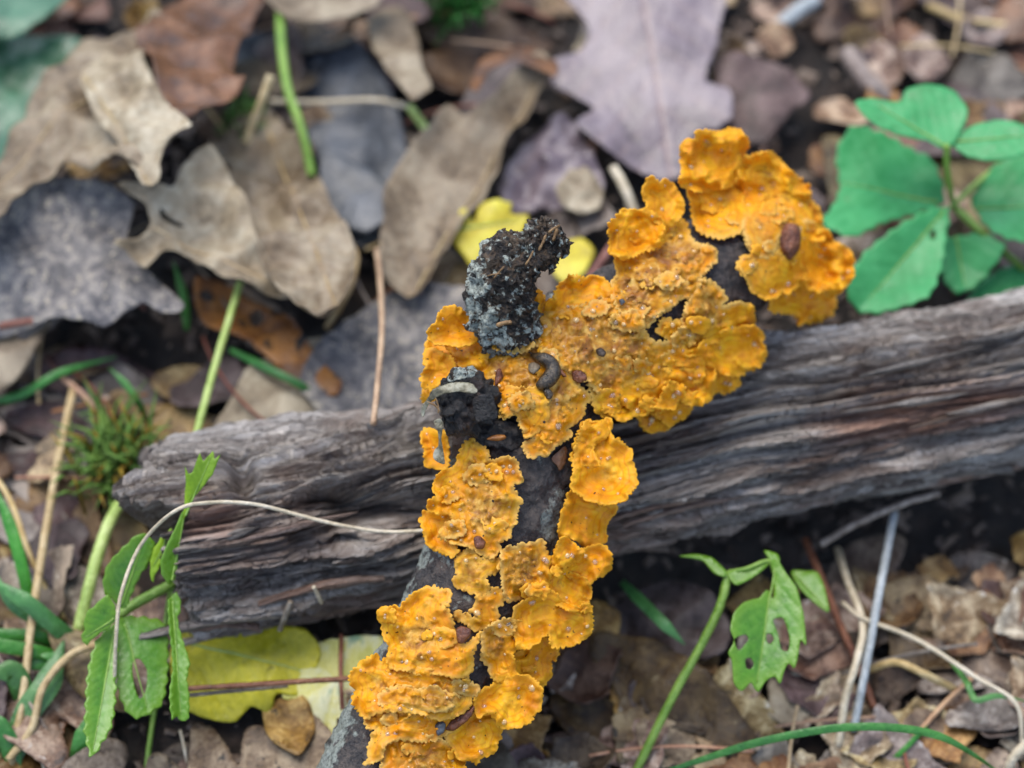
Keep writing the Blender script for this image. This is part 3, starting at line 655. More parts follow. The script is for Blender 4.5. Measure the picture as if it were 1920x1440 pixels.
c4 = colony(890, 930, 'droplet-covered orange fungus patch left of the bare black bark below the broken knot')
lobe(c4, Z8([(610, 200), (630, 165), (660, 150), (700, 160), (770, 180), (765, 240), (755, 290), (780, 330), (793, 360), (770, 380), (720, 365), (680, 345), (650, 320), (630, 280), (625, 240)]), .3, .15, .3, .002, dish=.0015)
lobe(c4, [(865, 842), (872, 832), (882, 824), (895, 832), (907, 840), (917, 852), (915, 862), (925, 865), (945, 857), (960, 860), (970, 870), (970, 882), (979, 895), (972, 907), (962, 907), (962, 917), (972, 930), (977, 942), (970, 952), (967, 979), (957, 990), (957, 1005), (942, 1012), (935, 1020), (937, 1031), (920, 1046), (897, 1035), (886, 1027), (867, 1020), (845, 1016), (843, 994), (849, 967), (830, 964), (807, 955), (804, 945), (820, 930), (814, 915), (820, 895), (835, 885), (855, 872), (860, 860)], 1.2, .42, .2, .0022)
lobe(c4, Z2([(125, 790), (150, 735), (220, 750), (290, 760), (310, 800), (315, 900), (310, 1030), (240, 1030), (160, 1010), (150, 900)]), 0, .0, .5, .0012)

c5 = colony(1130, 860, 'single round orange fungus bracket with banded rings hanging over the log')
lobe(c5, Z2([(1250, 950), (1290, 800), (1340, 690), (1390, 680), (1430, 700), (1520, 660), (1545, 700), (1540, 790), (1600, 820), (1650, 870), (1695, 900), (1690, 950), (1710, 1010), (1730, 1100), (1735, 1150), (1690, 1200), (1630, 1270), (1530, 1300), (1440, 1290), (1350, 1250), (1290, 1210), (1250, 1170), (1260, 1090), (1270, 1020), (1245, 970)]), 1.2, .12, .22, .0022, .0008, dish=.0028)
lobe(c5, Z2([(1275, 950), (1300, 820), (1345, 700), (1400, 700), (1500, 680), (1530, 740), (1500, 800), (1430, 850), (1400, 900), (1450, 980), (1440, 1010), (1360, 1020), (1310, 1000)]), 2.2, .5, .3, .0006)

c6 = colony(980, 720, 'orange fungus crust wrapped round the fork below the lichen stub, slug on it')
lobe(c6, Z1([(205, 1170), (250, 1110), (290, 1080), (310, 1010), (350, 960), (400, 935), (480, 950), (530, 1000), (560, 1040), (630, 1110), (660, 1190), (600, 1260), (480, 1290), (400, 1270), (340, 1270), (270, 1260), (230, 1230)]), .6, .05, -.1, .0022, .0006)
lobe(c6, Z2([(150, 130), (180, 70), (300, 90), (370, 140), (390, 260), (330, 300), (280, 240), (200, 190)]), -.4, .05, .5, .001)
lobe(c6, Z2([(140, 200), (150, 150), (190, 130), (240, 150), (330, 200), (370, 260), (360, 330), (310, 390), (250, 400), (190, 435), (130, 410), (120, 370), (135, 310), (165, 280), (140, 240)]), .4, .0, .2, .0018, .0006)
lobe(c6, Z2([(125, 480), (150, 435), (220, 440), (240, 500), (180, 530), (140, 545)]), -.5, .0, .6, .001)
lobe(c6, Z2([(310, 110), (360, 85), (430, 110), (520, 50), (640, 60), (760, 70), (880, 80), (960, 60), (1040, 90), (1160, 180), (1230, 300), (1270, 380), (1320, 430), (1395, 490), (1380, 525), (1340, 560), (1340, 620), (1290, 680), (1220, 730), (1250, 770), (1200, 820), (1130, 860), (1090, 900), (1060, 935), (1000, 930), (960, 950), (920, 940), (910, 910), (880, 870), (900, 840), (960, 800), (900, 795), (890, 740), (860, 700), (840, 640), (800, 590), (770, 650), (710, 640), (690, 580), (660, 500), (640, 440), (600, 400), (540, 350), (530, 280), (470, 260), (430, 310), (410, 300), (390, 220)]), 1.0, .55, .3, .0008)
lobe(c6, Z2([(680, 440), (760, 420), (840, 430), (900, 440), (970, 430), (1040, 460), (1070, 510), (1050, 560), (1080, 600), (1060, 680), (990, 760), (940, 790), (900, 790), (880, 720), (850, 660), (820, 600), (770, 650), (720, 600)]), 2.2, .3, .3, .0006)
lobe(c6, Z2([(560, 90), (620, 60), (760, 75), (860, 90), (940, 70), (960, 110), (900, 150), (780, 150), (660, 120)]), 2.6, .95, .3, .0010, .002)

c7 = colony(1180, 620, 'large knobbly orange brown fungus crust over the upper branch with ruffled skirt above the log')
lobe(c7, Z4([(790, 1210), (870, 1140), (960, 1180), (1030, 1250), (1000, 1300), (940, 1310), (860, 1315), (810, 1270)]), -.8, .0, .8, .0006)
lobe(c7, Z4([(880, 1150), (1060, 1100), (1120, 1060), (1190, 1110), (1160, 1190), (1080, 1240), (1020, 1270), (960, 1220)]), -.3, .05, .6)
lobe(c7, Z4([(1340, 840), (1440, 850), (1520, 890), (1545, 960), (1500, 1000), (1430, 1020), (1360, 1010), (1340, 920)]), -.5, .1, .7)
lobe(c7, Z4([(1200, 740), (1260, 660), (1380, 580), (1500, 540), (1640, 535), (1700, 560), (1730, 610), (1700, 650), (1745, 720), (1720, 790), (1660, 850), (1590, 840), (1570, 880), (1520, 900), (1400, 880), (1340, 860), (1260, 790)]), .2, .15, .55, .0015, .0020)
lobe(c7, Z4([(1110, 560), (1140, 400), (1230, 190), (1330, 190), (1400, 250), (1445, 300), (1430, 380), (1540, 350), (1640, 380), (1650, 500), (1560, 580), (1420, 620), (1320, 660), (1200, 740), (1120, 700)]), .9, .75, .5, .0015, .0026)
lobe(c7, Z4([(860, 860), (960, 820), (1080, 780), (1230, 810), (1350, 850), (1365, 930), (1355, 1010), (1320, 1080), (1220, 1115), (1150, 1070), (1120, 1000), (1000, 970), (900, 950)]), .6, .15, .45, .0018, .002)
lobe(c7, Z4([(600, 1180), (620, 960), (760, 960), (860, 980), (890, 1060), (870, 1140), (830, 1190), (750, 1200), (690, 1230), (630, 1220)]), .4, .6, .4, .0015)
lobe(c7, Z4([(420, 960), (430, 800), (560, 780), (700, 800), (800, 840), (860, 960), (800, 1060), (640, 1060), (600, 1180), (560, 1210), (510, 1190), (470, 1160), (450, 1090), (440, 1020)]), .5, .5, .4, .0008)
lobe(c7, Z4([(870, 1105), (960, 1070), (1000, 980), (1120, 975), (1125, 1050), (1075, 1090), (1060, 1130), (980, 1140), (900, 1125)]), 1.6, .1, .3, .002)
lobe(c7, [(985, 600), (1025, 585), (1100, 570), (1165, 540), (1200, 520), (1250, 520), (1290, 530), (1262, 575), (1235, 590), (1215, 612), (1205, 610), (1222, 640), (1265, 640), (1280, 620), (1310, 640), (1320, 690), (1300, 720), (1270, 750), (1240, 770), (1210, 775), (1190, 770), (1160, 755), (1140, 750), (1120, 735), (1105, 715), (1080, 700), (1055, 690), (1030, 660), (995, 640)], 1.3, .7, .4, .0006, .0006)
lobe(c7, Z4([(160, 300), (200, 230), (270, 160), (330, 150), (375, 170), (420, 160), (500, 165), (550, 200), (580, 240), (640, 250), (690, 290), (690, 370), (600, 430), (450, 450), (300, 460), (180, 450), (110, 460), (90, 420), (100, 360), (130, 335), (170, 345)]), 1.6, .1, -.25, .0012, .0020)
lobe(c7, Z4([(-30, 320), (0, 280), (40, 265), (75, 310), (60, 380), (100, 440), (120, 500), (60, 530), (-20, 520)]), 1.2, .1, -.1, .0012)
lobe(c7, Z3([(110, 1250), (100, 1150), (150, 1080), (130, 1000), (180, 900), (280, 800), (400, 760), (470, 720), (600, 720), (640, 830), (700, 880), (780, 890), (835, 960), (770, 1050), (710, 1110), (700, 1200), (640, 1250), (540, 1250), (470, 1280), (490, 1310), (400, 1370), (300, 1420), (180, 1380)]), 1.7, .85, .2, .0008, .0012)
lobe(c7, Z3([(85, 760), (180, 650), (260, 650), (340, 640), (420, 690), (460, 780), (450, 880), (300, 930), (190, 980), (130, 960), (80, 910), (100, 850)]), 2.1, .15, -.2, .002, .0022)
lobe(c7, Z3([(315, 530), (350, 430), (380, 420), (420, 450), (500, 450), (560, 520), (600, 610), (570, 690), (520, 740), (480, 770), (430, 740), (340, 660), (350, 590)]), 1.6, .0, -.3, .0022, .001, dish=.003)
lobe(c7, Z4([(935, 560), (955, 500), (1000, 460), (1050, 490), (1120, 500), (1130, 560), (1080, 600), (1030, 640), (990, 600)]), 1.0, .3, .3, .0008)

c8 = colony(1450, 420, 'rosette of ruffled orange fungus petals at the far branch tip beside green leaves')
lobe(c8, Z3([(1200, 1290), (1250, 1200), (1360, 1120), (1440, 1050), (1500, 1150), (1580, 1200), (1640, 1250), (1630, 1350), (1570, 1390), (1530, 1410), (1400, 1420), (1370, 1370), (1290, 1350), (1210, 1340)]), 1.0, .1, .7, .001, .0025)
lobe(c8, Z3([(580, 200), (620, 155), (690, 155), (690, 100), (750, 95), (850, 105), (920, 80), (990, 95), (1035, 150), (1040, 210), (1000, 290), (990, 360), (980, 420), (900, 480), (800, 500), (680, 500), (620, 480), (570, 450), (590, 380), (580, 300)]), 2.1, .05, -.35, .0012, .0028)
lobe(c8, Z3([(990, 330), (1030, 280), (1120, 250), (1200, 245), (1250, 290), (1330, 380), (1400, 430), (1460, 490), (1480, 570), (1540, 650), (1555, 740), (1560, 840), (1400, 840), (1280, 760), (1200, 700), (1060, 640), (980, 540), (960, 440)]), 2.4, .1, -.1, .0014, .0034)
lobe(c8, Z3([(1370, 1030), (1400, 820), (1500, 780), (1590, 790), (1620, 850), (1700, 890), (1745, 930), (1765, 1010), (1755, 1110), (1700, 1190), (1620, 1240), (1560, 1210), (1480, 1190), (1420, 1120)]), 2.4, .1, .1, .0016, .0034)
lobe(c8, Z3([(960, 560), (1050, 470), (1200, 500), (1330, 590), (1440, 700), (1450, 860), (1430, 1040), (1300, 1030), (1200, 970), (1100, 950), (1040, 880), (1000, 720)]), 1.5, .6, .2, .0008)
lobe(c8, Z3([(1000, 1030), (1080, 950), (1200, 940), (1260, 940), (1330, 1000), (1400, 1010), (1440, 1080), (1420, 1150), (1370, 1170), (1330, 1210), (1280, 1200), (1230, 1250), (1160, 1250), (1090, 1210), (1050, 1140)]), 3.0, .3, .2, .0016, .002)
lobe(c8, Z3([(1010, 740), (1060, 620), (1200, 600), (1300, 700), (1260, 830), (1220, 930), (1160, 970), (1090, 930), (1050, 860)]), 3.2, .55, .1, .001)
lobe(c8, Z3([(630, 500), (680, 370), (760, 360), (860, 430), (940, 460), (1000, 540), (1010, 620), (1050, 680), (1010, 720), (1000, 780), (940, 810), (860, 835), (760, 810), (700, 780), (670, 700), (660, 600)]), 3.3, .35, .1, .0016, .0016)

def on_fungus(px, py):
    """depth of the highest lobe under a pixel"""
    best = None
    for root, v, nrm, e in LOBE_PTS:
        x, y = proj(v); d = np.hypot(x - px, y - py); i = d.argmin()
        if d[i] < 6:
            t = (v[i] - CAM) @ FWD - D
            if best is None or t < best: best = t
    return best if best is not None else float(surf_t(np.array([[px, py]], float))[0][0])
# little frills growing out of the crusts
def frills():
    rs = random.Random(19)
    jobs = [(c7, 22, 3.4, lambda: (rs.uniform(1020, 1310), rs.uniform(520, 770))), (c8, 9, 4.6, lambda: (rs.uniform(1300, 1540), rs.uniform(330, 540))), (c6, 9, 3.4, lambda: (rs.uniform(880, 1090), rs.uniform(640, 830))),
            (c3, 8, 3.0, lambda: (rs.uniform(900, 1100), rs.uniform(1020, 1330))), (c1, 8, 4.6, lambda: (rs.uniform(690, 880), rs.uniform(1110, 1420))), (c4, 6, 2.6, lambda: (rs.uniform(830, 960), rs.uniform(870, 1020)))]
    for root, cnt, lay, f in jobs:
        hulls = [np.array([proj(v)]).reshape(2, -1).T[e > 8] for r_, v, n_, e in LOBE_PTS if r_ is root]; allp = np.vstack([h for h in hulls if len(h)]); k = 0
        while k < cnt:
            x, y = f()
            if np.hypot(allp[:, 0] - x, allp[:, 1] - y).min() > 4: continue
            k += 1; r = rs.uniform(7, 19); a0 = rs.uniform(0, 6.28); st = rs.uniform(1.0, 1.9)
            poly = [(x + r * rs.uniform(.65, 1.2) * math.cos(a) * st, y + r * rs.uniform(.65, 1.2) * math.sin(a)) for a in np.linspace(a0, a0 + 6.28, 8, endpoint=False)]
            c0 = np.array([[x, y]]); gap = float(surf_t(c0, .3)[0][0]) - on_fungus(x, y)
            lobe(root, poly, 0, rs.choice([.05, .3, .6, .9]), .3, .0003, .0007, base=gap + .0001)
frills()
# water beads on the fungus
def drops():
    rs = np.random.RandomState(3); by = {}
    for root, v, nrm, e in LOBE_PTS:
        ok = np.where(e > 7)[0]
        if len(ok) < 30: continue
        for k in range(max(2, len(ok) // 170)):
            i = rs.choice(ok); by.setdefault(root.name, (root, []))[1].append((v[i], nrm[i], rs.choice([.0005, .0006, .0008, .0010, .0013], p=[.30, .3, .2, .14, .06])))
    for root, lst in by.values():
        for mat, sub in (('drop', lst[::2]), ('amber', lst[1::2])):
            vv, ff = [], []
            for p, nn, r in sub:
                u = np.cross(nn, [.3, .5, .8]); u /= np.linalg.norm(u); w_ = np.cross(nn, u); b = len(vv)
                vv.append(p + nn * r * .62)
                for kk, (h, q) in enumerate(((.50, .5), (.22, .86), (-.1, 1.0), (-.45, .9))):
                    for j in range(12):
                        a = j * math.pi / 6; vv.append(p + nn * r * h + r * q * (math.cos(a) * u + math.sin(a) * w_))
                for j in range(12): ff.append((b, b + 1 + j, b + 1 + (j + 1) % 12))
                for kk in range(3):
                    for j in range(12):
                        k2 = (j + 1) % 12; ff.append((b + 1 + kk * 12 + j, b + 13 + kk * 12 + j, b + 13 + kk * 12 + k2, b + 1 + kk * 12 + k2))
                ff.append(tuple(b + 37 + j for j in range(11, -1, -1)))
            if vv: tag(mesh_obj('water_drops', vv, ff, M[mat], root), kind='stuff')
drops()

# ------------------------------------------------------------------ slugs and scraps on the fungus
def slug(pts, label):
    root = None; q = []
    for x, y, r in pts: q.append((x, y, on_fungus(x, y) - r * .75 / 6000, r))
    q = spline(q, 60); q[:, 2] = np.convolve(np.pad(q[:, 2], 6, 'edge'), np.ones(13) / 13, 'valid')
    p = Pt(q[:, 0], q[:, 1], q[:, 2]); root = empty('slug', p[30], label, 'slug', 'slugs on the fungus')
    v, f = tube(p, np.maximum(q[:, 3] * 1.15, 1) / 6000, 28, .0001, 900, 2); mesh_obj('body', v, f, M['slug'], root)
    return root, p, q
root, p, q = slug([(997, 664, 2.5), (1003, 667, 5), (1012, 670, 8), (1024, 674, 10.5), (1034, 684, 12), (1037, 697, 13), (1030, 710, 13), (1019, 719, 11.5), (1010, 724, 7), (1007, 726, 3)], 'dark brown slug curled in a hook on the orange fungus below the stub')
for a, b in (((999, 664), (991, 660)), ((1001, 668), (994, 667))):
    t0 = float(np.interp(0, [0, 1], [q[2, 2], q[2, 2]]))
    pp = spline([(a[0], a[1], t0), (b[0], b[1], t0 - .0006)], 8); v, f = tube(Pt(pp[:, 0], pp[:, 1], pp[:, 2]), np.linspace(1.6, 1.2, 8) / 6000, 8)
    mesh_obj('tentacle', v, f, M['slug'], root)
slug([(1019, 729, 3), (1025, 733, 6), (1029, 740, 7), (1029, 748, 4)], 'tiny brown slug tucked under the larger slug')
def scrap(name, poly, mat, label, cat, lift=.0012, dome=.0008, th=.0005, seed=1, group=None):
    o = refine(poly, 2.4, .5, seed, 1); v2, f, e = fill(o, 2.4, (), seed)
    cx, cy = v2.mean(0); t0 = on_fungus(cx, cy)
    t = t0 - lift - dome * np.sqrt(np.clip(e, 0, 14) / 14) + .0003 * pn(np.c_[v2 / 9, 0 * e + seed])
    v = Pt(v2[:, 0], v2[:, 1], t); f = face_cam(v, f); v, f, at = thicken(v, f, th + lift * .9, dict(edge=e / 6000, vein=0 * e))
    return tag(mesh_obj(name, v, f, M[mat], None, at), label, cat, group)
scrap('bud_scale', Z3([(1240, 880), (1270, 780), (1310, 730), (1380, 740), (1410, 800), (1405, 900), (1370, 960), (1330, 990), (1270, 950)]), 'scale', 'glossy red brown bud scale stuck in the fungus rosette', 'bud scale', .0015, .0035)
scrap('bud_scale', Z2([(1125, 240), (1150, 260), (1210, 345), (1180, 340), (1140, 300)]), 'scale', 'pointed red brown bud scale next to the curled slug', 'bud scale')
scrap('bark_crumb', Z2([(1250, 310), (1300, 290), (1350, 320), (1360, 370), (1310, 395), (1260, 370)]), 'scale', 'rough red brown crumb on fungus at the branch fork', 'bark crumb', .001, .0014)
scrap('seed_husk', Z2([(670, 370), (690, 290), (715, 285), (730, 340), (700, 400), (675, 415)]), 'scale', 'dark brown narrow seed husk on the fungus left of the slug', 'seed husk')
scrap('bark_crumb', Z2([(925, 250), (960, 235), (1010, 260), (1000, 300), (960, 325), (925, 300)]), 'tan', 'pale woody crumb inside the curl of the slug', 'bark crumb', .001, .0012)
scrap('bark_crumb', Z5([(705, 590), (740, 570), (795, 590), (790, 630), (750, 675), (715, 670)]), 'scale', 'shiny dark red crumb on the big lower fungus patch', 'bark crumb', .001, .0014)
scrap('bark_crumb', Z8([(875, 290), (905, 280), (935, 310), (920, 345), (885, 340)]), 'scale', 'dark red crumb at the lower edge of the droplet-covered fungus patch', 'bark crumb', .001, .0014)
scrap('bark_crumb', Z5([(640, 1180), (700, 1130), (770, 1090), (815, 1060), (800, 1120), (750, 1170), (690, 1210), (640, 1205)]), 'scale', 'long red brown bark sliver across the lower fungus patch', 'bark crumb', .001, .0012)
scrap('soil_crumb', Z5([(575, 1180), (610, 1150), (640, 1170), (630, 1220), (590, 1240)]), 'slate', 'blue black crumb of soil on the lower fungus patch', 'soil crumb', .001, .0014)
scrap('soil_crumb', Z4([(470, 700), (510, 690), (545, 720), (530, 755), (485, 745)]), 'dark', 'black crumb of soil on the large upper fungus crust', 'soil crumb', .001, .0014)
scrap('soil_crumb', Z4([(640, 330), (670, 320), (690, 345), (660, 370)]), 'slate', 'small round black crumb behind the ruffled crest of the upper fungus', 'soil crumb', .001, .0014)

# ------------------------------------------------------------------ leaves
def vein_attr(p, mid, spacing=26, ang=.9):
    a, b = np.array(mid[0], float), np.array(mid[1], float); d = b - a; L = np.linalg.norm(d); d /= L
    s = (p - a) @ d; l = (p - a) @ np.array([-d[1], d[0]])
    w_ = np.exp(-(l / 3.2) ** 2)
    ph = ((s - np.abs(l) * ang) / spacing) % 1; ph = np.minimum(ph, 1 - ph) * spacing
    return np.clip(w_ + .55 * np.exp(-(ph / 2.2) ** 2) * (np.abs(l) > 3), 0, 1)
def leaf(name, poly, mat, label=None, cat=None, z=None, tilt=(0, 0), t=None, slope=(0, 0), mid=None, amp=.003, curl=0.0, fold=0.0, grid=6, jag=1.5, th=.0004, holes=(), parent=None, seed=1, group=None, smooth=1, freq=40, step=5, spacing=26):
    o = refine(poly, step, jag, seed, smooth); v2, f, e = fill(o, grid, holes, seed); c = v2.mean(0)
    if z is not None:
        g = Pz(c[0], c[1], z); v = Pz(v2[:, 0], v2[:, 1], z, tilt[0], tilt[1], g[:2])
        nr = np.array([-tilt[0], -tilt[1], 1.0]); nr /= np.linalg.norm(nr)
    else:
        v = Pt(v2[:, 0], v2[:, 1], t + slope[0] * (v2[:, 0] - c[0]) / 6000 + slope[1] * (v2[:, 1] - c[1]) / 6000); nr = -FWD
    h = amp * fbm(v * freq + seed * 3.1, 2) + curl * np.exp(-e / 22.0)
    ve = vein_attr(v2, mid, spacing) if mid else 0 * e
    if mid:
        a, b = np.array(mid[0], float), np.array(mid[1], float); d = (b - a) / np.linalg.norm(b - a)
        l = (v2 - a) @ np.array([-d[1], d[0]]); h = h + fold * np.abs(l) / 6000 - .0004 * ve
    v = v + nr * h[:, None]; f = face_cam(v, f)
    v, f, at = thicken(v, f, th, dict(edge=e / 6000, vein=ve))
    ob = mesh_obj(name, v, f, M[mat], parent, at)
    if parent is None: tag(ob, label, cat, group)
    if mid and mat not in ('slate', 'mauve'):                  # raised midrib
        a, b = np.array(mid[0], float), np.array(mid[1], float); pp = []
        for u in np.linspace(.02, .97, 26):
            c2 = a + (b - a) * u; d = np.linalg.norm(v2 - c2, axis=1); i = d.argsort()[:3]
            if d[i[0]] < grid * 1.2: pp.append(v[i].mean(0) + nr * .00012)
        if len(pp) > 8:
            pp = np.array(pp); k = np.ones(5) / 5; pp = np.stack([np.convolve(np.pad(pp[:, j], 2, 'edge'), k, 'valid') for j in range(3)], 1)
            rv, rf = tube(pp, np.linspace(.00045, .00012, len(pp)), 6)
            mr = mesh_obj('midrib', rv, rf, M[RIB.get(mat, 'straw')], None, dict(edge=np.full(len(rv), .01), vein=np.zeros(len(rv))), origin=ob.location if parent is None else parent.location)
            mr.location = (0, 0, 0); mr.parent = ob
    return ob
RIB = dict(green='gstem', green2='gstem', lime='gstem', teal='gstem', ygreen='stem', yellow='stem', brown='rneedle', umber='twig')
DL = 'dead_leaf'
leaf(DL, [(0, 300), (60, 200), (120, 130), (170, 75), (210, 55), (280, 25), (330, 60), (300, 130), (320, 210), (350, 255), (310, 320), (280, 345), (230, 330), (180, 335), (130, 325), (100, 325), (60, 330), (30, 390), (0, 440), (-60, 470), (-70, 380)], 'tan',
     'large curled tan oak leaf arching over a grey speckled leaf', 'leaf', z=.045, tilt=(.25, -.25), mid=((330, 40), (-40, 380)), amp=.009, freq=42, fold=.15, jag=2.5, seed=1)
leaf(DL, [(150, 140), (195, 92), (230, 98), (265, 92), (272, 130), (290, 170), (320, 210), (362, 255), (335, 268), (300, 295), (285, 340), (255, 310), (225, 270), (195, 240), (165, 190)], 'pale',
     'folded pale flap of torn leaf on the large tan oak leaf', 'leaf', z=.062, tilt=(.1, -.3), mid=((150, 130), (285, 340)), amp=.007, freq=60, fold=.2, jag=3, seed=2)
leaf(DL, [(255, 60), (310, 10), (380, -30), (540, -30), (480, 40), (440, 110), (455, 165), (420, 195), (380, 200), (345, 215), (310, 200), (290, 150), (270, 110)], 'brown',
     'shiny wet brown leaf draped behind the large tan oak leaf', 'leaf', z=.042, tilt=(-.2, -.5), amp=.008, freq=45, jag=3, seed=3)
leaf(DL, [(-60, 350), (0, 335), (60, 322), (130, 330), (200, 340), (250, 375), (235, 430), (255, 480), (300, 530), (350, 580), (330, 595), (300, 590), (270, 570), (250, 582), (200, 612), (150, 605), (100, 598), (50, 612), (-60, 615)], 'grey',
     'grey speckled dead leaf with blue sheen and dark ragged edge', 'leaf', z=.034, tilt=(.05, .22), amp=.005, freq=30, jag=3.5, seed=4)
leaf(DL, [(95, 605), (160, 612), (230, 608), (345, 592), (352, 640), (338, 700), (310, 740), (298, 768), (280, 770), (262, 730), (230, 715), (170, 700), (100, 680), (60, 640)], 'dark',
     'dark brown underside of curled leaf hanging below the grey speckled leaf', 'leaf', t=.012, slope=(0, -.5), amp=.004, jag=3, seed=5)
leaf(DL, [(-40, 560), (20, 620), (50, 640), (95, 600), (70, 650), (45, 690), (20, 720), (-40, 750)], 'tan', 'tan leaf scrap beside the dark curled underside', 'leaf', z=.02, tilt=(.1, .2), amp=.003, seed=6)
leaf(DL, [(222, 362), (262, 358), (320, 368), (335, 340), (350, 310), (375, 288), (398, 290), (430, 330), (462, 400), (480, 470), (530, 540), (545, 565), (500, 562), (455, 545), (410, 530), (350, 488), (305, 478), (272, 505), (240, 480), (212, 466), (262, 452), (284, 425), (268, 385)], 'pale',
     'pale bleached leaf with two forked points in front of curled tan leaves', 'leaf', z=.040, tilt=(-.15, .15), mid=((220, 400), (520, 550)), amp=.007, freq=55, curl=.004, jag=2, seed=7, holes=[[(300, 395), (320, 412), (350, 420), (330, 425), (302, 415)]])
leaf(DL, [(420, 275), (450, 262), (480, 225), (500, 212), (520, 225), (560, 280), (600, 345), (640, 420), (668, 480), (662, 550), (620, 612), (600, 622), (570, 600), (520, 555), (480, 470), (455, 395), (430, 335), (400, 290)], 'tan',
     'broad brown tan leaf with curled rim leaning behind the forked leaf', 'leaf', z=.032, tilt=(.12, -.35), mid=((490, 215), (640, 600)), amp=.008, freq=50, curl=.005, jag=2, seed=8)
leaf(DL, [(370, 515), (440, 540), (490, 575), (550, 600), (580, 650), (640, 720), (620, 745), (560, 720), (470, 640), (390, 610), (365, 560)], 'rust',
     'orange rust coloured leaf with black rot spots under the tan leaves', 'leaf', z=.014, tilt=(.0, .1), amp=.004, jag=3, seed=9, holes=[[(465, 590), (485, 580), (495, 600), (475, 612)]])
leaf(DL, [(735, 440), (745, 380), (770, 330), (815, 275), (850, 225), (880, 238), (925, 205), (970, 165), (1015, 128), (1038, 142), (1005, 200), (965, 260), (935, 330), (895, 395), (850, 460), (815, 520), (790, 568), (760, 560), (725, 530)], 'tan',
     'long narrow greyish tan leaf pointing towards the lichen stub', 'leaf', z=.020, tilt=(.25, -.1), mid=((770, 560), (1020, 140)), amp=.006, fold=.35, curl=.004, jag=2, seed=10)
leaf(DL, [(880, 160), (900, 115), (945, 92), (1000, 90), (1045, 120), (1040, 150), (1010, 128), (960, 112), (915, 130), (895, 175)], 'brown',
     'narrow brown curled leaf rim arching above the long tan leaf', 'leaf', z=.035, tilt=(0, -.6), amp=.003, seed=11)
leaf(DL, [(880, 165), (910, 125), (955, 108), (1015, 125), (985, 160), (930, 210), (880, 238), (850, 222)], 'umber', 'dark hollow leaf base below the arching brown rim', 'leaf', z=.012, tilt=(0, .2), amp=.003, seed=12)
leaf(DL, [(400, 90), (470, 55), (540, 60), (680, 90), (740, 190), (765, 300), (740, 420), (700, 455), (655, 450), (615, 360), (590, 280), (540, 205), (450, 185)], 'slate',
     'dark slate coloured wet leaf with blue sky sheen behind the grass stalk', 'leaf', z=.008, tilt=(0, -.05), mid=((440, 120), (720, 430)), amp=.004, jag=3, seed=13)
leaf(DL, [(610, 290), (660, 300), (720, 340), (740, 400), (690, 440), (640, 420), (600, 350)], 'slate', 'small blue grey leaf beside the long narrow tan leaf', 'leaf', z=.016, tilt=(.1, .1), amp=.003, seed=14)
leaf(DL, [(1055, -40), (1345, -40), (1345, 60), (1335, 110), (1322, 150), (1368, 168), (1372, 215), (1345, 240), (1300, 250), (1308, 300), (1275, 330), (1235, 335), (1180, 308), (1110, 262), (1078, 235), (1112, 205), (1075, 175), (1035, 158), (1040, 112), (1085, 95), (1105, 50)], 'mauve',
     'large smooth mauve oak leaf lying flat behind the fungus tip', 'leaf', z=.022, tilt=(.0, .06), mid=((1200, -40), (1260, 330)), amp=.0035, freq=24, jag=3, seed=15, spacing=60)
leaf(DL, [(935, 350), (965, 290), (1005, 240), (1060, 212), (1095, 260), (1130, 330), (1125, 380), (1075, 395), (1020, 385), (985, 405), (950, 400)], 'mauve',
     'crumpled mauve brown leaf between the long tan leaf and the oak leaf', 'leaf', z=.014, tilt=(.05, .1), amp=.007, freq=70, jag=3, seed=16)
leaf(DL, [(1045, 350), (1072, 315), (1105, 318), (1130, 345), (1125, 378), (1090, 392), (1055, 380)], 'pale', 'small crumpled pale leaf scrap next to a dark hole', 'leaf', z=.022, amp=.006, freq=90, jag=3, seed=17)
leaf(DL, [(560, 720), (600, 640), (700, 565), (780, 535), (860, 540), (940, 560), (930, 660), (860, 740), (720, 790), (620, 790)], 'grey',
     'grey leaf with blue sheen tucked behind the log below the stub', 'leaf', z=.014, tilt=(.0, .1), amp=.003, jag=3, seed=18)
leaf(DL, [(690, 40), (735, 8), (775, 45), (790, 110), (808, 165), (775, 190), (740, 150), (705, 95)], 'tan', 'upright pale grey curled leaf strip near the grass tuft', 'leaf', z=.026, tilt=(.1, -.5), amp=.003, seed=19)
leaf(DL, [(480, -40), (720, -40), (708, 5), (660, 22), (600, 38), (530, 30)], 'tan', 'pale leaf edge furthest back beside the green grass stalk', 'leaf', z=.03, tilt=(0, -.3), amp=.004, seed=20)
leaf(DL, [(1335, 120), (1400, 105), (1470, 130), (1520, 175), (1480, 210), (1440, 260), (1400, 260), (1370, 230)], 'umber', 'dark mauve brown leaf right of the large mauve oak leaf', 'leaf', z=.012, amp=.004, jag=3, seed=21)
leaf(DL, [(590, 720), (640, 700), (640, 640), (560, 640), (470, 690), (430, 760), (400, 800), (430, 830), (520, 820), (600, 790)], 'pale', 'pale cream leaf lying flat just behind the log end', 'leaf', z=.008, tilt=(0, .05), amp=.003, jag=3, seed=22)
leaf(DL, [(1160, 1180), (1140, 1150), (1190, 1110), (1250, 1085), (1330, 1110), (1370, 1180), (1350, 1230), (1290, 1240), (1262, 1290), (1230, 1335), (1185, 1325), (1180, 1290), (1205, 1240), (1165, 1210)], 'umber',
     'purplish brown ragged leaf beside the lower fungus fringe', 'leaf', z=-.006, tilt=(.1, .1), amp=.004, freq=60, jag=3.5, seed=23)
leaf(DL, [(1450, 1250), (1490, 1190), (1530, 1170), (1550, 1230), (1530, 1330), (1480, 1360), (1440, 1330)], 'pale', 'cream torn leaf scrap below the green leaf with holes', 'leaf', z=-.010, amp=.002, jag=4, seed=24)
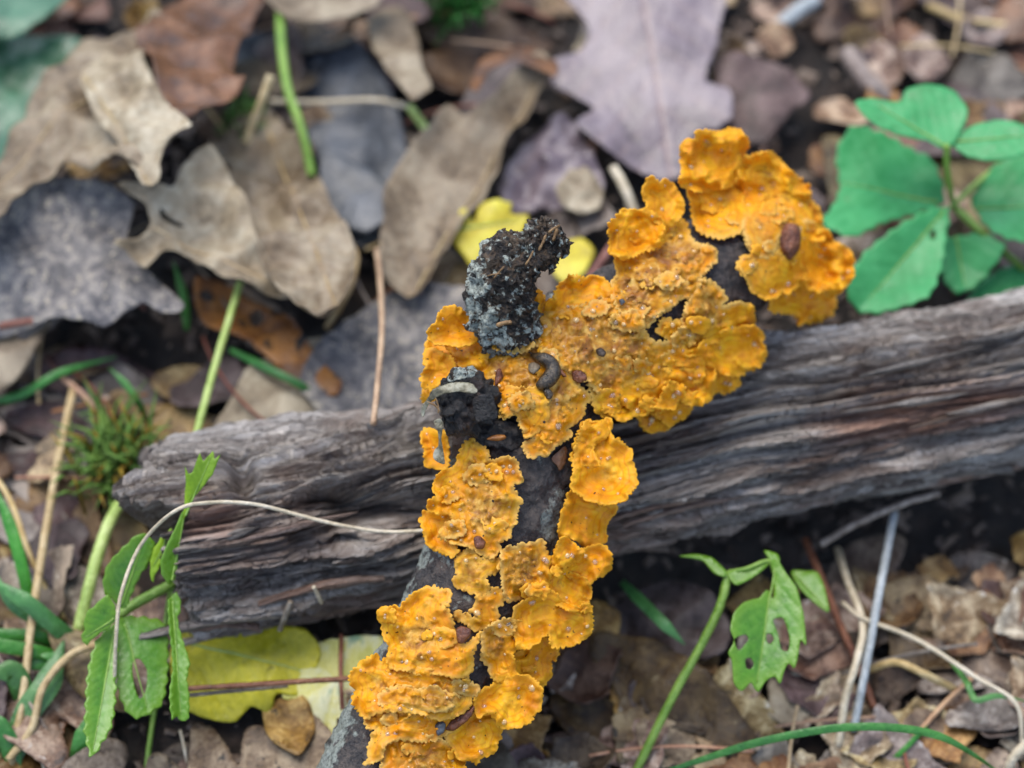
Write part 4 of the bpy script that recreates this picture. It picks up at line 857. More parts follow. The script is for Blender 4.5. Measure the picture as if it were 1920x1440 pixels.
YL = 'yellow_leaf'
leaf(YL, [(330, 1175), (400, 1160), (480, 1165), (570, 1180), (600, 1220), (585, 1280), (570, 1305), (520, 1300), (505, 1335), (470, 1325), (440, 1352), (395, 1348), (340, 1325), (320, 1260)], 'ygreen',
     'yellow green leaf with scalloped rim under the log beside the hanging leaflets', 'leaf', z=.010, tilt=(0, .35), mid=((330, 1200), (580, 1260)), amp=.003, jag=2, seed=25)
leaf(YL, [(535, 1240), (560, 1215), (620, 1200), (720, 1195), (740, 1260), (690, 1320), (645, 1345), (625, 1388), (600, 1378), (580, 1350), (552, 1345), (558, 1312), (530, 1308)], 'whitened',
     'yellow leaf bleached white in patches between the log and the branch', 'leaf', z=.008, tilt=(0, .3), amp=.003, jag=2.5, seed=26)
leaf(YL, [(832, 438), (838, 424), (866, 432), (862, 396), (872, 390), (890, 420), (897, 384), (930, 374), (960, 380), (955, 400), (990, 400), (982, 434), (945, 450), (925, 470), (905, 500), (885, 500), (862, 468)], 'yellow',
     'bright yellow lobed leaf behind the lichen stub', 'leaf', z=.022, tilt=(0, .2), mid=((845, 435), (980, 410)), amp=.002, jag=1.5, seed=27, step=4, smooth=0)
leaf(YL, [(1035, 500), (1055, 455), (1090, 445), (1115, 470), (1095, 510), (1060, 530)], 'yellow', 'small mustard yellow leaf scrap right of the lichen stub', 'leaf', z=.016, amp=.002, seed=28)
# green leaves beyond the tan oak leaf
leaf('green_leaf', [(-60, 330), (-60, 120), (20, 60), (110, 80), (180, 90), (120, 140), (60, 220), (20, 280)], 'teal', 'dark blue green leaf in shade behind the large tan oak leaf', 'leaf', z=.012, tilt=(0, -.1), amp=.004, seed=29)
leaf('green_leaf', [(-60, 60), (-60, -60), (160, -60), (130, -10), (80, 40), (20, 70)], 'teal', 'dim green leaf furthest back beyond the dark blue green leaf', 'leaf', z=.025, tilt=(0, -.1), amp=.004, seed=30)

# ------------------------------------------------------------------ plants
def log_t(px, py):
    d = FWD + ((px - 960) / PXM) * RGT + ((720 - py) / PXM) * UPV; w0 = CAM - LA
    dd = d - (d @ LD) * LD; ww = w0 - (w0 @ LD) * LD; rr = float(log_rad((w0 + d * D) @ LD)) + .003
    a, b, c = dd @ dd, 2 * dd @ ww, ww @ ww - rr * rr; q = b * b - 4 * a * c
    return (-b - math.sqrt(max(q, 0))) / (2 * a) - D
def pos(x, y, z):
    if isinstance(z, tuple) and z[0] == 'view': return tuple(Pt(x, y, z[1]))
    if isinstance(z, tuple):                                   # ('log', gap): resting on the log
        return tuple(Pt(x, y, log_t(x, y) - z[1]))
    return tuple(Pz(x, y, z))
def stalk(name, pts, r, mat, label=None, cat=None, group=None, parent=None, n=40, taper=1.0, bend=0):
    """pts: (px, py, z) on world heights"""
    p = spline([pos(x, y, z) for x, y, z in pts], n)
    v, f = tube(p, np.linspace(r, r * taper, n), 8, r * .12, 400, len(pts))
    at = dict(edge=np.full(len(v), .01), vein=np.zeros(len(v)))
    o = mesh_obj(name, v, f, M[mat], parent, at)
    if parent is None: tag(o, label, cat, group)
    return o
def blade(name, pts, wpx, mat, label=None, cat=None, group=None, parent=None, n=36, roll=0.0, up=None):
    p = spline([pos(x, y, z) for x, y, z in pts], n)
    tg = np.gradient(p, axis=0); tg /= np.linalg.norm(tg, axis=1)[:, None]
    side = np.cross(tg, -FWD + np.array([roll, 0, 0])); side /= np.linalg.norm(side, axis=1)[:, None]; nr = np.cross(side, tg)
    s = np.linspace(0, 1, n); wd = wpx / 6000 * .5 * np.minimum(1, (1 - s) * 3.2 + .05) * np.minimum(1, .55 + s * 2)
    v = np.stack([p - side * wd[:, None], p - nr * (wd * .35)[:, None], p + side * wd[:, None]], 1).reshape(-1, 3); f = []
    for i in range(n - 1):
        for j in (0, 1):
            a = i * 3 + j; f += [(a, a + 1, a + 4), (a, a + 4, a + 3)]
    f = face_cam(v, np.array(f)); v, f, at = thicken(v, f, .00022, dict(edge=np.full(len(v), .01), vein=np.tile([0, .6, 0], n)))
    o = mesh_obj(name, v, f, M[mat], parent, at)
    if parent is None: tag(o, label, cat, group)
    return o

def teeth(poly, seed=0, amt=9, every=24):
    p = refine(poly, every / 2.0, 0, seed, 1); tn = np.roll(p, -1, 0) - np.roll(p, 1, 0); nn = np.stack([tn[:, 1], -tn[:, 0]], 1); nn /= np.linalg.norm(nn, axis=1)[:, None]
    ar = .5 * np.sum(p[:, 0] * np.roll(p[:, 1], -1) - p[:, 1] * np.roll(p[:, 0], -1)); sg = 1 if ar > 0 else -1
    p[::2] += sg * nn[::2] * amt; return p
# creeper-like plant at the right, behind the log
g = empty('creeper_plant', Pz(1788., 385., .0), 'low green five-leaved plant with rounded teeth growing behind the log', 'plant')
for k, (poly, z, tl, mid) in enumerate([
    ([(1768, 378), (1745, 310), (1700, 285), (1650, 262), (1595, 252), (1568, 290), (1578, 350), (1560, 395), (1538, 430), (1590, 458), (1650, 425), (1705, 402)], .034, (-.1, .1), ((1768, 380), (1560, 340))),
    ([(1776, 392), (1770, 450), (1762, 500), (1740, 560), (1700, 578), (1640, 588), (1600, 572), (1588, 540), (1622, 480), (1680, 435), (1740, 402)], .036, (-.05, .15), ((1776, 390), (1620, 570))),
    ([(1768, 455), (1790, 448), (1835, 444), (1882, 466), (1868, 492), (1830, 532), (1790, 548), (1764, 505)], .024, (.1, .2), ((1790, 430), (1810, 540))),
    ([(1825, 372), (1868, 322), (1920, 308), (1975, 330), (1990, 420), (1940, 462), (1890, 452), (1850, 422)], .032, (.1, 0), ((1820, 390), (1980, 390)))]):
    leaf('leaflet', teeth(poly, k, 5, 30), 'green2', z=z, tilt=tl, mid=mid, amp=.0025, jag=0, smooth=0, parent=g, seed=40 + k, fold=.3, spacing=30,
         holes=[[(1744, 436), (1752, 436), (1752, 450), (1744, 450)]] if k == 1 else ())
for pts, r in (([(1788, 385, .0), (1787, 384, .033)], .0014), ([(1788, 386, .03), (1830, 425, .03), (1880, 470, .022), (1960, 540, .004)], .0014), ([(1790, 382, .032), (1830, 345, .033), (1875, 308, .03)], .0010)):
    stalk('stem', pts, r, 'gstem', parent=g)
g2 = empty('seedling', Pz(1790., 385., .002), 'pair of fresh green leaves on an upright stem above the five-leaved plant', 'seedling')
leaf('leaflet', [(1778, 276), (1740, 262), (1700, 255), (1650, 242), (1622, 222), (1604, 192), (1640, 184), (1685, 190), (1700, 166), (1738, 158), (1785, 166), (1815, 205), (1802, 245)], 'green2', z=.064, tilt=(0, .1), mid=((1778, 274), (1640, 195)), amp=.002, jag=2, parent=g2, seed=46)
leaf('leaflet', [(1785, 265), (1820, 236), (1878, 224), (1930, 240), (1940, 275), (1905, 296), (1860, 304), (1815, 292)], 'green2', z=.062, tilt=(.05, .1), mid=((1785, 265), (1935, 255)), amp=.002, jag=2, parent=g2, seed=47)
stalk('stem', [(1790, 385, .002), (1784, 370, .035), (1776, 320, .052), (1775, 272, .063)], .0011, 'gstem', parent=g2)
g3 = empty('creeper_plant', Pz(1900., 560., .0), 'second low green plant half hidden by the log under the five-leaved plant', 'plant')
leaf('leaflet', [(1830, 540), (1880, 505), (1960, 500), (1990, 560), (1960, 620), (1880, 610), (1800, 600)], 'green2', z=.014, mid=((1900, 560), (1990, 530)), amp=.002, parent=g3, seed=48)
leaf('leaflet', [(1680, 590), (1720, 580), (1790, 600), (1800, 640), (1700, 650)], 'green2', z=.012, amp=.002, parent=g3, seed=49)
stalk('stem', [(1900, 560, .0), (1895, 560, .012), (1820, 590, .012)], .0009, 'gstem', parent=g3)

# toothed plant at the left, before the log
Z6 = lambda p: Z(0, 900, 2.667, p); Z4b = lambda p: Z(0, 450, 2.667, p)
g = empty('toothed_plant', Pz(330., 1290., .0), 'bright green plant with hanging toothed leaflets beside the broken log end', 'plant')
LT = dict(parent=g, amp=.0012, jag=.0, grid=4.5, th=.0003, step=4, spacing=17, smooth=0)
leaf('leaflet', teeth(Z6([(590, 700), (700, 690), (820, 720), (835, 850), (830, 1000), (810, 1110), (780, 1140), (715, 1180), (660, 1180), (610, 1100), (590, 1000), (580, 850)]), 1, 5), 'green', t=-.092, slope=(.2, -.4), mid=(Z6([(620, 700), (740, 1160)])[0], Z6([(620, 700), (740, 1160)])[1]), seed=51,
     holes=[Z6([(668, 900), (700, 895), (735, 950), (730, 1050), (700, 1095), (675, 1040), (662, 960)])], **LT)
leaf('leaflet', teeth(Z6([(580, 610), (520, 560), (525, 470), (545, 420), (590, 370), (640, 320), (700, 270), (765, 300), (765, 350), (740, 420), (700, 470), (660, 560), (620, 650)]), 2, 3), 'green', t=-.094, slope=(.2, .2), mid=(Z6([(600, 640), (720, 290)])[0], Z6([(600, 640), (720, 290)])[1]), seed=52, **LT)
leaf('leaflet', teeth(Z6([(580, 695), (565, 610), (530, 575), (490, 620), (450, 650), (425, 690), (425, 750), (408, 795), (430, 825), (480, 775), (530, 745)]), 3, 3), 'green', t=-.099, slope=(.1, .1), mid=(Z6([(580, 690), (420, 790)])[0], Z6([(580, 690), (420, 790)])[1]), seed=53, **LT)
leaf('leaflet', teeth(Z6([(578, 720), (500, 790), (470, 860), (450, 940), (440, 1040), (435, 1150), (430, 1260), (445, 1330), (460, 1385), (500, 1320), (545, 1250), (565, 1180), (575, 1060), (575, 960), (582, 860)]), 4, 5), 'green', t=-.103, slope=(.2, -.5), mid=(Z6([(578, 720), (460, 1380)])[0], Z6([(578, 720), (460, 1380)])[1]), seed=54, fold=.25, **LT)
leaf('leaflet', teeth(Z6([(848, 600), (890, 560), (905, 640), (885, 690), (900, 760), (930, 850), (950, 910), (935, 990), (945, 1060), (945, 1180), (915, 1210), (890, 1180), (865, 1190), (855, 1060), (870, 950), (865, 850), (850, 720)]), 5, 2.5, 20), 'green', t=-.102, slope=(.6, -.3), mid=(Z6([(860, 580), (905, 1200)])[0], Z6([(860, 580), (905, 1200)])[1]), seed=55, fold=.6, **LT)
leaf('leaflet', Z6([(932, 130), (910, 170), (880, 240), (840, 320), (808, 400), (812, 470), (850, 525), (885, 470), (895, 330), (915, 250), (925, 180)]), 'green', t=-.100, slope=(.5, 0), mid=(Z6([(860, 520), (925, 150)])[0], Z6([(860, 520), (925, 150)])[1]), seed=56, fold=.5, **LT)
leaf('leaflet', teeth(Z6([(855, 245), (800, 300), (765, 360), (755, 430), (760, 520), (775, 470), (790, 440), (835, 380), (852, 330)]), 6, 2.5), 'lime', t=-.094, mid=(Z6([(850, 260), (770, 430)])[0], Z6([(850, 260), (770, 430)])[1]), seed=57, **LT)
leaf('leaflet', Z4b([(928, 1130), (945, 1170), (965, 1160), (1000, 1062), (1018, 1108), (1066, 1052), (1072, 1098), (1102, 1072), (1065, 1170), (1010, 1240), (965, 1290), (940, 1360), (918, 1400), (925, 1290), (932, 1210)]), 'lime', t=-.104, slope=(-.2, 0), mid=(Z4b([(925, 1390), (1060, 1070)])[0], Z4b([(925, 1390), (1060, 1070)])[1]), seed=58, fold=.3, **LT)
LT.pop('parent')
for pts, r in (([(330, 1290, .0), (326, 1180, .020), (324, 1090, .030), (330, 1010, .034), (342, 950, .036), (346, 915, .037)], .0010), ([(322, 1095, .030), (285, 1115, .030), (245, 1138, .030), (216, 1160, .028)], .0017), ([(275, 1440, .0), (285, 1360, .0), (302, 1250, .006), (312, 1160, .018), (322, 1095, .029)], .0009)):
    stalk('stem', pts, r, 'gstem', parent=g)
stalk('green_shoot', [(345, 945, .034), (352, 890, .036), (372, 800, .034), (405, 680, .032), (445, 548, .033), (450, 530, .033)], .0013, 'stem', 'straight pale green stem rising from the toothed plant to the tan leaves', 'stem')
stalk('green_shoot', [(140, 1215, .004), (150, 1170, .010), (178, 1060, .018), (205, 980, .018), (240, 920, .012)], .0021, 'stem', 'thick short pale green stem left of the log end', 'stem')
stalk('dry_tendril', [(214, 1300, ('view', -.098)), (218, 1190, ('view', -.106)), (228, 1110, ('view', -.107)), (264, 1022, ('view', -.104)), (330, 957, ('log', .014)), (400, 942, ('log', .010)), (480, 946, ('log', .007)), (560, 966, ('log', .004)), (640, 985, ('log', .004)), (720, 997, ('log', .005)), (800, 994, ('log', .008)), (850, 985, ('log', .010))], .00062, 'pstraw', 'thin pale curved dry stem looping from the toothed plant to the branch', 'stem', n=90)
# straw and blades at the left edge
SG = 'dry straws at the left'
stalk('dry_straw', [(20, 1440, .0), (45, 1290, .010), (60, 1160, .016), (85, 1000, .018), (108, 870, .016), (138, 728, .010)], .0014, 'straw', 'long tan dry straw standing beside the moss tuft', 'straw', SG)
stalk('dry_straw', [(15, 1425, .004), (60, 1365, .008), (80, 1290, .014), (130, 1230, .016), (190, 1205, .012), (230, 1180, .006)], .0013, 'straw', 'bent tan dry straw arching by the green blades', 'straw', SG)
stalk('dry_straw', [(-20, 880, .012), (20, 940, .012), (60, 1050, .010), (120, 1160, .004)], .0010, 'straw', 'tan dry straw crossing behind the green blades', 'straw', SG)
stalk('dry_straw', [(-10, 1220, .004), (30, 1280, .008), (70, 1340, .008), (108, 1402, .002)], .0006, 'twig', 'thin grey brown straw lying over the green blades', 'straw', SG)
stalk('dry_straw', [(62, 1330, .004), (66, 1390, .004), (80, 1430, .002), (90, 1460, .002)], .0006, 'pstraw', 'short pale straw hooked below the bent straw', 'straw', SG)
stalk('dry_straw', [(190, 1460, -.004), (196, 1400, .002), (202, 1370, .006), (205, 1340, .010)], .0008, 'straw', 'short tan straw stub below the hanging leaflets', 'straw', SG)
stalk('dry_straw', [(338, 1370, .0), (345, 1400, .002), (352, 1440, -.002)], .0005, 'pstraw', 'hair-thin pale straw near the foot of the toothed plant', 'straw', SG)
stalk('dry_straw', [(460, 270, .03), (475, 230, .034), (490, 190, .040), (508, 142, .046)], .0015, 'straw', 'stiff orange tan straw poking up between the tan leaves', 'straw', SG)
stalk('dry_straw', [(505, 190, .016), (600, 192, .016), (700, 188, .016), (765, 200, .016)], .0010, 'pstraw', 'pale straw lying level across the slate coloured leaf', 'straw', SG)
stalk('dry_straw', [(768, 200, .018), (790, 230, .018), (818, 268, .016)], .0015, 'stem', 'short yellow green straw end on the long tan leaf', 'straw', SG)
stalk('dry_straw', [(655, 455, .016), (668, 480, .018), (660, 530, .018), (635, 580, .014), (612, 615, .008)], .0011, 'straw', 'curved tan straw at the rim of the broad brown tan leaf', 'straw', SG)
stalk('green_shoot', [(525, 20, .03), (528, 90, .034), (540, 170, .036), (565, 240, .034), (585, 330, .026)], .0017, 'gstem', 'green grass stalk with yellow base rising in the background', 'stem')
gc = empty('grass_clump', Pz(60., 1260., .0), 'clump of bright green grass blades left of the toothed plant', 'grass')
for pts, wpx in (([(170, 1225, .002), (110, 1180, .014), (50, 1130, .022), (-30, 1080, .022)], 22), ([(150, 1220, .002), (80, 1195, .010), (0, 1190, .012), (-40, 1190, .012)], 16), ([(140, 1250, .002), (80, 1225, .012), (0, 1210, .016), (-40, 1200, .016)], 18),
                 ([(60, 1350, .0), (40, 1290, .010), (20, 1260, .014), (-30, 1270, .014)], 30), ([(20, 1440, .0), (50, 1340, .008), (90, 1280, .012), (120, 1200, .012)], 34), ([(70, 1200, .0), (45, 1080, .018), (20, 990, .026), (-15, 900, .030)], 16),
                 ([(130, 1240, .0), (70, 1170, .010), (20, 1130, .016), (-30, 1040, .018)], 14), ([(140, 1450, -.002), (150, 1400, .008), (165, 1340, .012)], 22), ([(30, 1440, .0), (10, 1380, .008), (-30, 1330, .012)], 26), ([(190, 1260, .0), (150, 1230, .006), (90, 1240, .010), (20, 1255, .010)], 22)):
    blade('blade', pts, wpx * 1.5, 'blade', parent=gc)
gc = empty('grass_clump', Pz(100., 760., .004), 'few dark green grass blades behind the log end near the grey speckled leaf', 'grass')
for pts, wpx in (([(-40, 760, .004), (40, 740, .010), (110, 700, .014), (220, 668, .010)], 16), ([(280, 800, .0), (262, 760, .014), (235, 720, .020), (205, 690, .022)], 14), ([(350, 620, .01), (345, 560, .02), (325, 490, .03)], 16), ([(430, 655, .008), (500, 690, .014), (560, 720, .014), (612, 752, .008)], 16)):
    blade('blade', pts, wpx, 'blade', parent=gc)
def tuft(px, py, z, n, hgt, spread, mats, label, seed):
    rs = random.Random(seed); c = Pz(float(px), float(py), z); g = empty('moss_tuft', c, label, 'moss')
    for mt, cnt in mats:
        vv, ff = [], []
        for k in range(cnt):
            a = rs.uniform(0, 6.283); b = c + np.array([rs.gauss(0, spread * .3), rs.gauss(0, spread * .3), -.002]); h = hgt * rs.uniform(.5, 1.1); ln = rs.uniform(.15, 1.0) * spread
            tip = b + np.array([math.cos(a) * ln, math.sin(a) * ln, h]); md = (b + tip) / 2 + np.array([0, 0, h * .25]); wv = np.array([-math.sin(a), math.cos(a), 0]) * rs.uniform(.0005, .0009); i = len(vv)
            vv += [b - wv, b + wv, md - wv, md + wv, tip, md + np.array([0, 0, .0006]), b + np.array([0, 0, .0006])]
            ff += [(i, i + 1, i + 3, i + 2), (i + 2, i + 3, i + 4), (i, i + 2, i + 5, i + 6), (i + 1, i + 6, i + 5, i + 3), (i + 2, i + 4, i + 5), (i + 3, i + 5, i + 4)]
        tag(mesh_obj('moss_needles', vv, ff, M[mt], g, dict(edge=np.full(len(vv), .01), vein=np.zeros(len(vv)))), kind='stuff')
tuft(225, 880, .004, 0, .022, .020, (('moss', 170), ('mossrust', 35)), 'star-shaped green moss tuft at the broken end of the log', 1)
tuft(862, 10, .010, 0, .022, .017, (('blade', 130), ('mossrust', 6)), 'bright green tuft at the back behind the leaf litter', 2)
tuft(455, 250, .010, 0, .016, .010, (('moss', 60),), 'small green moss sprig between the tan leaves', 3)

# seedling with a hanging leaf at the right, before the log
Z7 = lambda p: Z(1200, 900, 2.667, p)
g = empty('woodland_seedling', Pz(1180., 1470., -.012), 'seedling with slender pale green stem and one hanging leaf full of holes', 'seedling')
stalk('stem', [(1180, 1470, -.012), (1200, 1430, -.004), (1262, 1305, .012), (1320, 1200, .022), (1352, 1130, .028), (1366, 1072, .032)], .0015, 'gstem', parent=g)
leaf('leaflet', Z7([(195, 378), (280, 368), (360, 385), (430, 450), (425, 480), (370, 460), (320, 402), (250, 385)]), 'green', z=.034, amp=.001, jag=.5, parent=g, seed=61, grid=5)
leaf('leaflet', Z7([(440, 460), (530, 430), (650, 405), (640, 425), (560, 485), (480, 520)]), 'green', z=.034, amp=.001, jag=.5, parent=g, seed=62, grid=5)
leaf('leaflet', Z7([(620, 350), (690, 370), (700, 420), (670, 470), (650, 400)]), 'green', z=.034, amp=.001, jag=.5, parent=g, seed=65, grid=5)
stalk('stem', [(1366, 1072, .032), (1400, 1066, .034), (1440, 1052, .034), (1452, 1075, .031)], .0007, 'gstem', parent=g)
leaf('hanging_leaf', Z7([(655, 400), (690, 405), (725, 460), (780, 540), (815, 680), (828, 822), (800, 795), (788, 870), (768, 938), (740, 912), (715, 960), (698, 1015), (670, 980), (625, 1010), (588, 1062), (555, 1010), (510, 1055), (470, 1010), (458, 900), (440, 860), (470, 800), (450, 740), (470, 660), (520, 610), (600, 590), (640, 550), (668, 600), (670, 480)]), 'green', t=-.086, slope=(.1, -.3), mid=(Z7([(675, 420), (580, 1050)])[0], Z7([(675, 420), (580, 1050)])[1]), amp=.002, jag=.8, parent=g, seed=63, grid=4.5, fold=.25, smooth=1,
     holes=[Z7([(632, 770), (655, 768), (670, 795), (650, 820), (632, 805)]), Z7([(525, 895), (550, 885), (570, 915), (555, 945), (530, 940)]), Z7([(665, 700), (715, 690), (745, 780), (740, 850), (705, 845), (690, 770)]), Z7([(470, 790), (530, 770), (540, 800), (490, 850)])])
leaf('leaflet', Z7([(755, 455), (820, 455), (885, 462), (922, 540), (945, 655), (880, 620), (800, 545)]), 'green', z=.016, amp=.001, jag=.6, parent=g, seed=64, grid=5, mid=(Z7([(760, 460), (940, 650)])[0], Z7([(760, 460), (940, 650)])[1]))
BG = 'grass blades before the log'
blade('single_grass', [(1255, 1445, .004), (1330, 1420, .010), (1430, 1390, .018), (1560, 1366, .024), (1670, 1364, .024), (1760, 1380, .020), (1830, 1418, .010), (1900, 1470, -.010)], 15, 'blade', 'long green grass blade arching over the mottled litter', 'grass blade', BG)
blade('single_grass', [(1165, 1090, .0), (1205, 1130, .006), (1245, 1170, .008), (1285, 1210, .002)], 22, 'blade', 'short green grass blade over the purplish brown leaf', 'grass blade', BG)
blade('single_grass', [(1780, 1235, -.002), (1812, 1278, .004), (1830, 1312, .006), (1870, 1305, .006), (1930, 1316, .0)], 12, 'blade', 'kinked green grass blade by the pale stalk', 'grass blade', BG)
blade('single_grass', [(1660, 1440, -.012), (1690, 1410, -.006), (1725, 1375, -.004), (1740, 1360, -.006)], 10, 'blade', 'tiny green grass blade in the mottled litter', 'grass blade', BG)
ST = 'dry stalks before the log'
stalk('dry_stalk', [(1677, 960, .008), (1662, 1040, .010), (1645, 1130, .010), (1622, 1260, .004), (1600, 1370, -.008)], .0014, 'gstalk', 'straight grey blue stalk leaning against the log', 'stalk', ST)
stalk('dry_stalk', [(1570, 1030, -.006), (1590, 1090, .002), (1618, 1170, .006), (1606, 1240, .006), (1585, 1310, .0), (1572, 1400, -.010)], .0013, 'pstraw', 'pale kinked stalk crossing the grey blue stalk', 'stalk', ST)
stalk('dry_stalk', [(1580, 1130, .004), (1620, 1160, .008), (1720, 1200, .008), (1830, 1270, .006), (1905, 1320, .004), (1918, 1400, -.006)], .0008, 'pstraw', 'thin pale stalk running out to the kinked grass blade', 'stalk', ST)
stalk('dry_stalk', [(1510, 1010, .0), (1540, 1085, .0), (1575, 1170, -.002), (1610, 1250, -.006), (1640, 1330, -.010)], .0013, 'rneedle', 'red brown stalk passing behind the hanging leaf', 'stalk', ST)
stalk('dry_stalk', [(1630, 1255, -.004), (1680, 1242, .002), (1730, 1262, .002), (1790, 1292, -.008)], .0013, 'straw', 'curved brown stalk arching over the litter', 'stalk', ST)
stalk('dry_stalk', [(1540, 1020, .004), (1600, 985, .012), (1690, 945, .014), (1760, 925, .012)], .0012, 'twig', 'grey brown stalk lying along the dark gap under the log', 'stalk', ST)
stalk('dry_stalk', [(1890, 1450, -.008), (1900, 1420, -.002), (1930, 1390, .002)], .0016, 'pstraw', 'thick pale stalk end with frayed fibres in the litter', 'stalk', ST)
NG = 'pine needles singled out'
stalk('pine_needle', [(706, 468, .026), (713, 530, .036), (716, 620, .050), (708, 720, .062), (700, 796, ('log', .002))], .0010, 'needle', 'orange pine needle hanging across the upper edge of the log', 'pine needle', NG)
stalk('pine_needle', [(1830, 1265, -.008), (1770, 1320, -.006), (1700, 1400, -.008), (1650, 1450, -.010)], .0009, 'needle', 'red orange pine needle slanting across the mottled litter', 'pine needle', NG)
stalk('pine_needle', [(545, 1128, ('log', .002)), (535, 1155, ('log', .004)), (525, 1180, ('log', .007))], .0010, 'twig', 'short brown needle stub on the lower front of the log', 'pine needle', NG)
stalk('pine_needle', [(588, 1100, ('log', .001)), (596, 1115, ('log', .001)), (603, 1130, ('log', .001))], .0007, 'pstraw', 'tiny pale needle scrap on the front of the log', 'pine needle', NG)
stalk('pine_needle', [(340, 1292, .020), (450, 1285, .020), (560, 1278, .020), (660, 1272, .020)], .0009, 'rneedle', 'red brown needle lying level across the yellow leaves', 'pine needle', NG)
stalk('pine_needle', [(350, 1304, .017), (450, 1294, .017), (540, 1286, .016)], .0007, 'twig', 'thin grey needle parallel below the red brown needle', 'pine needle', NG)
stalk('pine_needle', [(640, 1190, .012), (639, 1260, .014), (642, 1330, .008)], .0008, 'rneedle', 'red brown needle upright against the bleached yellow leaf', 'pine needle', NG)
stalk('pine_needle', [(0, 612, .034), (30, 606, .036), (62, 602, .036)], .0014, 'rneedle', 'red needle lying on the edge of the grey speckled leaf', 'pine needle', NG)
stalk('pine_needle', [(120, 712, .008), (150, 735, .012), (200, 790, .006)], .0010, 'needle', 'orange needle in the shade below the dark curled leaf', 'pine needle', NG)
stalk('pine_needle', [(1690, 1380, -.010), (1700, 1430, -.006), (1712, 1470, -.010)], .0006, 'rneedle', 'thin purple brown needle in front of the arching grass blade', 'pine needle', NG)
stalk('dead_twig', [(1150, 315, .024), (1170, 350, .024), (1190, 400, .020)], .0017, 'pstraw', 'pale twig poking out beside the fungus petals', 'twig')
stalk('dead_twig', [(1050, 590, .012), (1120, 500, .014), (1170, 430, .014)], .0016, 'rneedle', 'red brown twig in shade right of the lichen stub', 'twig')
stalk('dead_twig', [(1590, 100, .006), (1625, 150, .010), (1660, 185, .006)], .0035, 'twig', 'thick brown twig lying behind the seedling leaves', 'twig')
stalk('dead_twig', [(1455, 55, .006), (1490, 25, .008), (1530, 0, .006)], .0028, 'gstalk', 'pale blue grey twig furthest back in the litter', 'twig')
stalk('dead_twig', [(1740, 10, .006), (1820, 40, .008), (1960, 55, .006)], .0016, 'straw', 'long tan twig at the back right of the litter', 'twig')

# ------------------------------------------------------------------ loose litter, each piece an object
def outline_oak(L, rs):
    pts = []; n = 4
    for s in (1, -1):
        seq = []
        for i in range(n):
            a = (i + .5) / n; wv = (.34 + .1 * math.sin(a * 3)) * L * rs.uniform(.7, 1.15) * (1 - .55 * a * a)
            seq += [((a - .12) * L, s * wv * .32), ((a - .03) * L, s * wv), ((a + .06) * L, s * wv * .92)]
        pts.append(seq)
    return [(0, -.01 * L)] + pts[1] + [(L * 1.02, 0)] + pts[0][::-1]
def outline_ovate(L, rs):
    w_ = rs.uniform(.2, .34) * L; q = []
    for i in range(9): a = i / 8; q.append((a * L, w_ * math.sin(math.pi * a ** .8)))
    return q + [(x, -y * rs.uniform(.8, 1.1)) for x, y in q[-2:0:-1]]
def outline_scrap(L, rs):
    m = rs.randint(6, 9); return [(L * .5 * rs.uniform(.45, 1.1) * math.cos(2 * math.pi * i / m), L * .5 * rs.uniform(.4, .95) * math.sin(2 * math.pi * i / m)) for i in range(m)]
def litter_mesh(kind, L, seed):
    rs = random.Random(seed); poly = dict(oak=outline_oak, ovate=outline_ovate, scrap=outline_scrap)[kind](L, rs)
    sc = 6000.0; o = refine([(x * sc, y * sc) for x, y in poly], 8 if kind != 'scrap' else 5, (6 if kind == 'scrap' else 3.5) if kind != 'ovate' else 1.5, seed, 1 if kind != 'scrap' else 0)
    v2, f, e = fill(o, 11 if kind != 'scrap' else 7, (), seed); p = v2 / sc
    cv = rs.uniform(-7, 9) * (1 if kind != 'scrap' else 1.6); cu = rs.uniform(-3, 5)
    h = cv * p[:, 1] ** 2 + cu * (p[:, 0] - L / 2) ** 2 + .0035 * fbm(np.c_[p * 45, np.full(len(p), seed * 1.3)], 2) + .0015 * np.exp(-e / 30)
    ve = vein_attr(v2, ((0, 0), (L * sc, 0)), 45, .7) if kind != 'scrap' else 0 * e
    v = np.c_[p, h]; c = v.mean(0) if kind == 'scrap' else np.array([L / 2, 0, 0]); v = v - c
    fn = np.cross(v[f[:, 1]] - v[f[:, 0]], v[f[:, 2]] - v[f[:, 0]])
    if fn[:, 2].sum() < 0: f = f[:, ::-1]
    v, f, at = thicken(v, f, .0004, dict(edge=e / sc, vein=ve))
    me = bpy.data.meshes.new('litter'); me.from_pydata(v.tolist(), [], [tuple(int(i) for i in q) for q in f])
    for k, a in at.items(): me.attributes.new(k, 'FLOAT', 'POINT').data.foreach_set('value', np.asarray(a, np.float32))
    me.polygons.foreach_set('use_smooth', [True] * len(me.polygons)); return me
def log_clear(x, y, m=.0):
    q = np.array([x, y, .03]) - LA; a = q @ LD; d = abs(q @ LN); return d > .034 + m or a < -.03
ADJ = dict(litter='brown', litter2='mottled', litter3='ochre', umber='dark purplish', brown='shiny brown', tan='tan')
